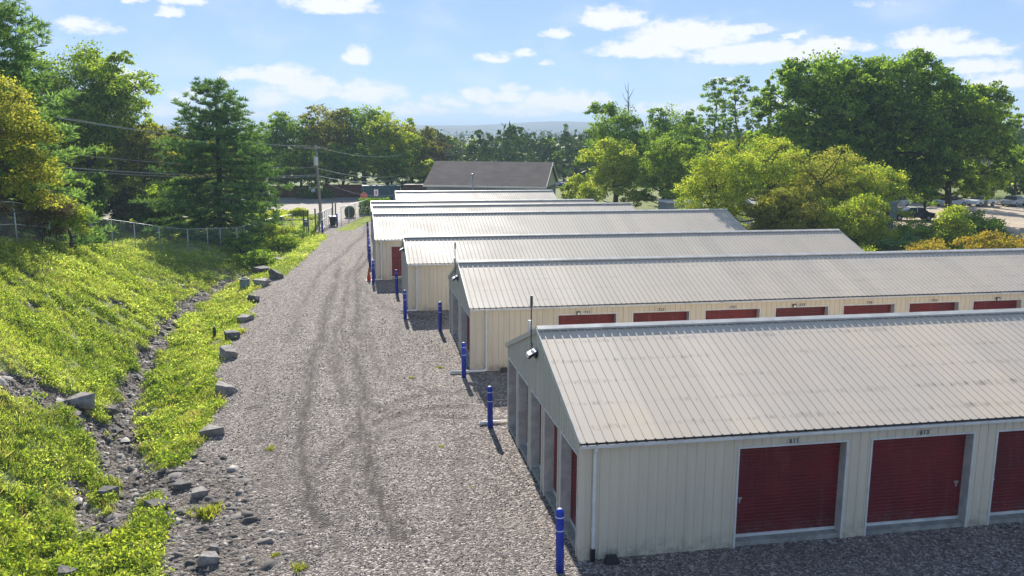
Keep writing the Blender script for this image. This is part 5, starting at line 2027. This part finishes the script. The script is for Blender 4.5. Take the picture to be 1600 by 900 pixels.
container(-8.6, 132.5, 5.2, 2.2, 1.5, M_RUST, 'orange rusty open container left of the utility pole', .12)
container(-.7, 131.6, 6.0, 2.3, 1.7, M_RUST, 'long reddish rusty container right of the utility pole', -.06)
container(4.4, 122.6, 5.2, 2.4, 2.2, M_TEAL, 'faded teal container above the farthest storage roofs', 0.0, open_top=False)
container(9.6, 122.8, 4.6, 2.4, 2.3, M_BROWN, 'dark brown container right of the teal one', .0, open_top=False)
container(-14.2, 134, 4.6, 2.3, 1.8, M_TEAL, 'dark blue grey container behind the lone pine branches', .1)
mb = MB()
rr2 = random.Random(4)
root = empty('scrap_heap', (-5.0, 128.5, 0))
tag(root, 'dark heap of weeds and scrap with a white sheet, left of the utility pole base', 'scrap heap')
for k in range(40):
    a, d, s_ = rr2.uniform(0, 6.28), rr2.uniform(0, 1.7), rr2.uniform(.2, .6)
    z = max(.05, 1.3 - d * .65) * rr2.uniform(.1, .9)
    mb.obox((math.cos(a) * d - s_ / 2, math.sin(a) * d * .6, z), (s_, rr2.uniform(-.3, .3), rr2.uniform(-.2, .2)), (rr2.uniform(-.2, .2), s_ * .6, 0), (0, rr2.uniform(-.1, .1), s_ * .5))
mb.build('scrap', M_DARKSTEEL, root)
mb = MB()
mb.obox((-.3, -1.3, 1.0), (.5, 0, 0), (0, .06, .0), (0, .1, .45))
mb.build('white_sheet', M_WHITEP, root)
r_ = np.random.RandomState(8)
u = r_.normal(size=(2600, 3)) * np.array([1.2, .8, .5]) + np.array([0, 0, .8])
build_leaves('weeds', u, r_.uniform(.15, .3, 2600), .7, L_DARK, root, r_.rand(2600) * .6, r_)

# ------------------------------------------------------------------ dark roofed house
M_SHING = Mat('dark_shingles')
pp = M_SHING.obj()
bk = M_SHING.n.new('ShaderNodeTexBrick')
M_SHING.l.new(M_SHING.scalev(pp, (1, 1, 1)), bk.inputs[0])
bk.inputs['Color1'].default_value = c4(.095, .075, .068)
bk.inputs['Color2'].default_value = c4(.14, .112, .10)
bk.inputs['Mortar'].default_value = c4(.06, .05, .048)
bk.inputs['Scale'].default_value = 1.0
bk.inputs['Brick Width'].default_value = .9
bk.inputs['Row Height'].default_value = .28
bk.inputs['Mortar Size'].default_value = .012
M_SHING.bsdf(M_SHING.mix(M_SHING.ramp(M_SHING.noise(.5, 6, .6, M_SHING.pos()), .35, .7, 0, .5), bk.outputs[0], c4(.19, .15, .135)), .9, 0, .2)
M_SHING = M_SHING.m
M_HWALL = simple('blue_grey_siding', (.30, .34, .37), .7, 0, .3, .15, .6)
M_HLOW = simple('slate_blue_siding', (.15, .19, .25), .7, 0, .3, .15, .6)
M_HGAB = simple('pale_gable_siding', (.50, .53, .58), .6, 0, .3, .1, 1)
H0 = empty('house', (9.9, 112.5, 0), -.36)
tag(H0, 'long house with dark brown shingle roof and pale gable behind the storage rows', 'house')
HL, HW, HE, HR = 15.3, 12.0, 2.95, 5.62
mb = MB()
mb.add([(0, 0, 0), (HL, 0, 0), (HL, 0, HE), (0, 0, HE)], [(0, 1, 2, 3)])
mb.add([(0, HW, 0), (HL, HW, 0), (HL, HW, HE), (0, HW, HE)], [(1, 0, 3, 2)])
mb.add([(0, 0, 0), (0, HW, 0), (0, HW, HE), (0, HW / 2, HR), (0, 0, HE)], [(1, 0, 4, 3, 2)])
mb.build('wall', M_HWALL, H0)
mb = MB()
mb.add([(HL, 0, 0), (HL, HW, 0), (HL, HW, HE - .35), (HL, 0, HE - .35)], [(0, 1, 2, 3)])
mb.build('side_wall', M_HLOW, H0)
mb = MB()
mb.add([(HL + .004, 0, HE - .35), (HL + .004, HW, HE - .35), (HL + .004, HW, HE), (HL + .004, HW / 2, HR), (HL + .004, 0, HE)], [(0, 1, 2, 3, 4)])
mb.build('gable', M_HGAB, H0)
mb = MB()
th = Vector((0, 0, -.16))
s1 = (HR - HE) / (HW / 2)
for (ya, yb) in ((-.45, HW / 2), (HW + .45, HW / 2)):
    za = HE - .45 * s1 + .1
    mb.obox((-.4, ya, za), (HL + .75, 0, 0), (0, yb - ya, HR + .1 - za), th)
rf = mb.build('roof', M_SHING, H0)
mb = MB()
mb.box(-.4, HL + .35, -.53, -.455, HE - .32, HE - .12)
mb.build('gutter', M_TRIM, H0)
mb = MB()
for xx in (HL + .352,):
    for (ya, yb) in ((-.45, HW / 2), (HW + .45, HW / 2)):
        za = HE - .45 * s1 + .11
        mb.obox((xx, ya, za), (.05, 0, 0), (0, yb - ya, HR + .11 - za), (0, 0, -.26))
mb.build('rake_trim', M_TRIM, rf)
mb = MB()
mb.tube([(6.2, -.62, 0), (6.2, -.62, 4.1)], .1, 10)
mb.lathe([(.1, 0), (.22, .1), (.22, .22), (.05, .3)], 6.2, -.62, 4.1, 12)
mb.build('vent_pipe', M_STEEL, H0, smooth=True)
mb = MB()
mb.box(13.1, 14.2, -.02, -.004, .9, 2.0)
w_ = mb.build('window', simple('window_glass', (.05, .07, .08), .15), H0)

# shed and hidden pale building, cabinet
S0 = empty('shed', (33.0, 86.5, 0))
tag(S0, 'small flat roofed grey shed at the foot of the pale trees', 'shed')
mb = MB()
mb.box(0, 3.6, 0, 3, 0, 2.35)
mb.build('wall', simple('shed_grey', (.26, .29, .31), .6), S0)
mb = MB()
mb.box(-.15, 3.75, -.15, 3.15, 2.352, 2.5)
mb.build('roof', M_TRIM, S0)
mb = MB()
mb.box(2.2, 3.1, -.02, -.003, 0, 2.0)
mb.build('door', M_DARKSTEEL, S0)
T0 = empty('trailer_home', (37.5, 74.5, 0), .05)
tag(T0, 'pale long low building glimpsed through the yellow green trees', 'building')
mb = MB()
mb.box(0, 11, 0, 4.5, 0, 2.7)
mb.build('wall', simple('pale_trailer_siding', (.6, .59, .56), .6), T0)
mb = MB()
mb.add([(-.3, -.3, 2.7), (11.3, -.3, 2.7), (11.3, 4.8, 2.7), (-.3, 4.8, 2.7), (-.3, 2.25, 3.5), (11.3, 2.25, 3.5)], [(0, 1, 5, 4), (2, 3, 4, 5), (0, 4, 3), (1, 2, 5), (0, 3, 2, 1)])
mb.build('roof', simple('pale_trailer_roof', (.62, .60, .57), .5), T0)
for k in range(3):
    mb = MB()
    mb.box(1.5 + k * 3.4, 2.8 + k * 3.4, -.02, -.003, 1.1, 2.0)
    mb.build('window', bpy.data.materials['window_glass'], T0)
C0 = empty('metal_cabinet', (41.35, 60.5, 0))
tag(C0, 'blue grey metal cabinet on a thick post between the pale trees and the black car', 'cabinet')
M_CAB = simple('cabinet_grey', (.14, .19, .22), .5, .2)
mb = MB()
mb.box(-.15, .15, -.14, .14, 0, 3.1)
mb.build('post', M_CAB, C0)
mb = MB()
mb.box(-.34, .28, -.3, .3, 3.1, 4.3)
mb.build('box', M_CAB, C0, bevel=.02)
mb = MB()
mb.obox((-.4, -.36, 4.3), (.76, 0, .1), (0, .72, 0), (0, 0, .06))
mb.build('top', M_CAB, C0)

# ------------------------------------------------------------------ vehicles
M_GLASS = simple('car_glass', (.03, .04, .045), .12)
M_TYRE = simple('tyre_rubber', (.02, .02, .02), .8)


def car(loc, rz, body, roofc, label, L=4.5, Wc=1.75, H=1.42, kind='sedan'):
    root = empty('parked_car', loc, rz)
    tag(root, label, 'car', 'vehicles parked in the yard')
    h = L / 2
    if kind == 'sedan':
        prof = [(-h, .35), (-h, .75), (-h + .1, .88), (-h + .95, .95), (-.95, .98), (1.15, .98), (h - .35, .82), (h, .62), (h, .35)]
        cab = [(-h + .75, .93), (-1.0, H), (.35, H), (1.2, .95)]
    else:
        prof = [(-h, .5), (-h, 1.15), (-.4, 1.15), (1.1, 1.15), (h - .1, 1.05), (h, .9), (h, .5)]
        cab = [(-.5, 1.13), (-.35, H), (.75, H), (1.25, 1.13)]
    mb = MB()
    n = len(prof)
    w = Wc / 2
    mb.add([(x, -w, z) for x, z in prof] + [(x, w, z) for x, z in prof],
           [tuple(range(n)), tuple(range(2 * n - 1, n - 1, -1))] + [(k, n + k, n + (k + 1) % n, (k + 1) % n) for k in range(n)])
    b = mb.build('body', body, root, bevel=.05)
    mb = MB()
    wi = w * .82
    mb.add([(cab[0][0], -w * .95, cab[0][1]), (cab[3][0], -w * .95, cab[3][1]), (cab[3][0], w * .95, cab[3][1]), (cab[0][0], w * .95, cab[0][1]),
            (cab[1][0], -wi, H - .03), (cab[2][0], -wi, H - .03), (cab[2][0], wi, H - .03), (cab[1][0], wi, H - .03)],
           [(0, 1, 5, 4), (1, 2, 6, 5), (2, 3, 7, 6), (3, 0, 4, 7)])
    mb.build('windows', M_GLASS, root)
    mb = MB()
    mb.box(cab[1][0] - .02, cab[2][0] + .02, -wi, wi, H - .035, H + .01)
    mid = (cab[1][0] + cab[2][0]) / 2
    for s_ in (-1, 1):
        mb.obox((mid - .04, s_ * w * .955, .95), (.08, 0, 0), (0, s_ * .01, 0), (0, -s_ * (w * .95 - wi), H - .96))
    mb.build('roof', roofc, root, bevel=.03)
    for sx_ in (-h + .85, h - .85):
        for s_ in (-1, 1):
            mb = MB()
            rwh = .32 if kind == 'sedan' else .4
            mb.tube([(sx_, s_ * (w - .18), rwh), (sx_, s_ * (w + .02), rwh)], rwh, 18)
            wh = mb.build('wheel', M_TYRE, root)
            mb = MB()
            mb.tube([(sx_, s_ * (w + .015), rwh), (sx_, s_ * (w + .035), rwh)], rwh * .55, 14)
            mb.build('rim', M_STEEL, wh)
    for s_ in (-1, 1):
        mb = MB()
        z = .68 if kind == 'sedan' else .95
        mb.box(h - .03, h + .012, s_ * w * .72 - .15, s_ * w * .72 + .15, z - .09, z + .05)
        mb.build('headlight', M_WHITEP, root)
    return root


P_BLK = simple('black_car_paint', (.018, .02, .028), .25)
P_WHT = simple('white_car_paint', (.75, .75, .74), .3)
P_BLU = simple('blue_car_paint', (.03, .06, .26), .3)
P_SIL = simple('silver_car_paint', (.42, .45, .48), .3, .3)
car((62.7, 88.0, 0), math.pi - .25, P_BLK, P_WHT, 'black car with a white roof parked under the maple', L=4.9, H=1.5)
car((70.5, 102.5, 0), .5, P_SIL, P_SIL, 'silver truck half hidden in shade behind the black car', L=5.2, Wc=1.9, H=1.85, kind='truck')
for i, (x, y, m_, lab) in enumerate(((80.3, 104.5, P_SIL, 'silver car at the back of the yard, left of two'), (84.9, 104.5, P_WHT, 'white car at the back of the yard, right of two'),
                                     (89.6, 104, P_SIL, 'silver car at the right edge of the photo'), (35.6, 151, P_WHT, 'white car in the far car park, nearest the house'), (38.6, 150, P_BLU, 'dark blue car in the far car park'),
                                     (41.6, 151.5, P_SIL, 'silver car in the far car park beside the blue one'), (37.2, 157, P_WHT, 'white car in the second row of the far car park'))):
    car((x, y, gz(x, y)), .1 + i * .2, m_, m_, lab, L=4.4)

# ------------------------------------------------------------------ haze
mz = bpy.data.materials.new('haze_air')
mz.use_nodes = True
nn, nlk = mz.node_tree.nodes, mz.node_tree.links
nn.clear()
mo = nn.new('ShaderNodeOutputMaterial')
pv = nn.new('ShaderNodeVolumePrincipled')
pv.inputs['Color'].default_value = (.62, .80, 1.0, 1)
pv.inputs['Density'].default_value = 0.00042
pv.inputs['Anisotropy'].default_value = 0.0
nlk.new(pv.outputs[0], mo.inputs['Volume'])
zlow = -9.0
mb = MB()
mb.box(-3800, 5400, -600, 4200, zlow, 48)
o = mb.build('haze', mz)
struct(o, 'stuff')
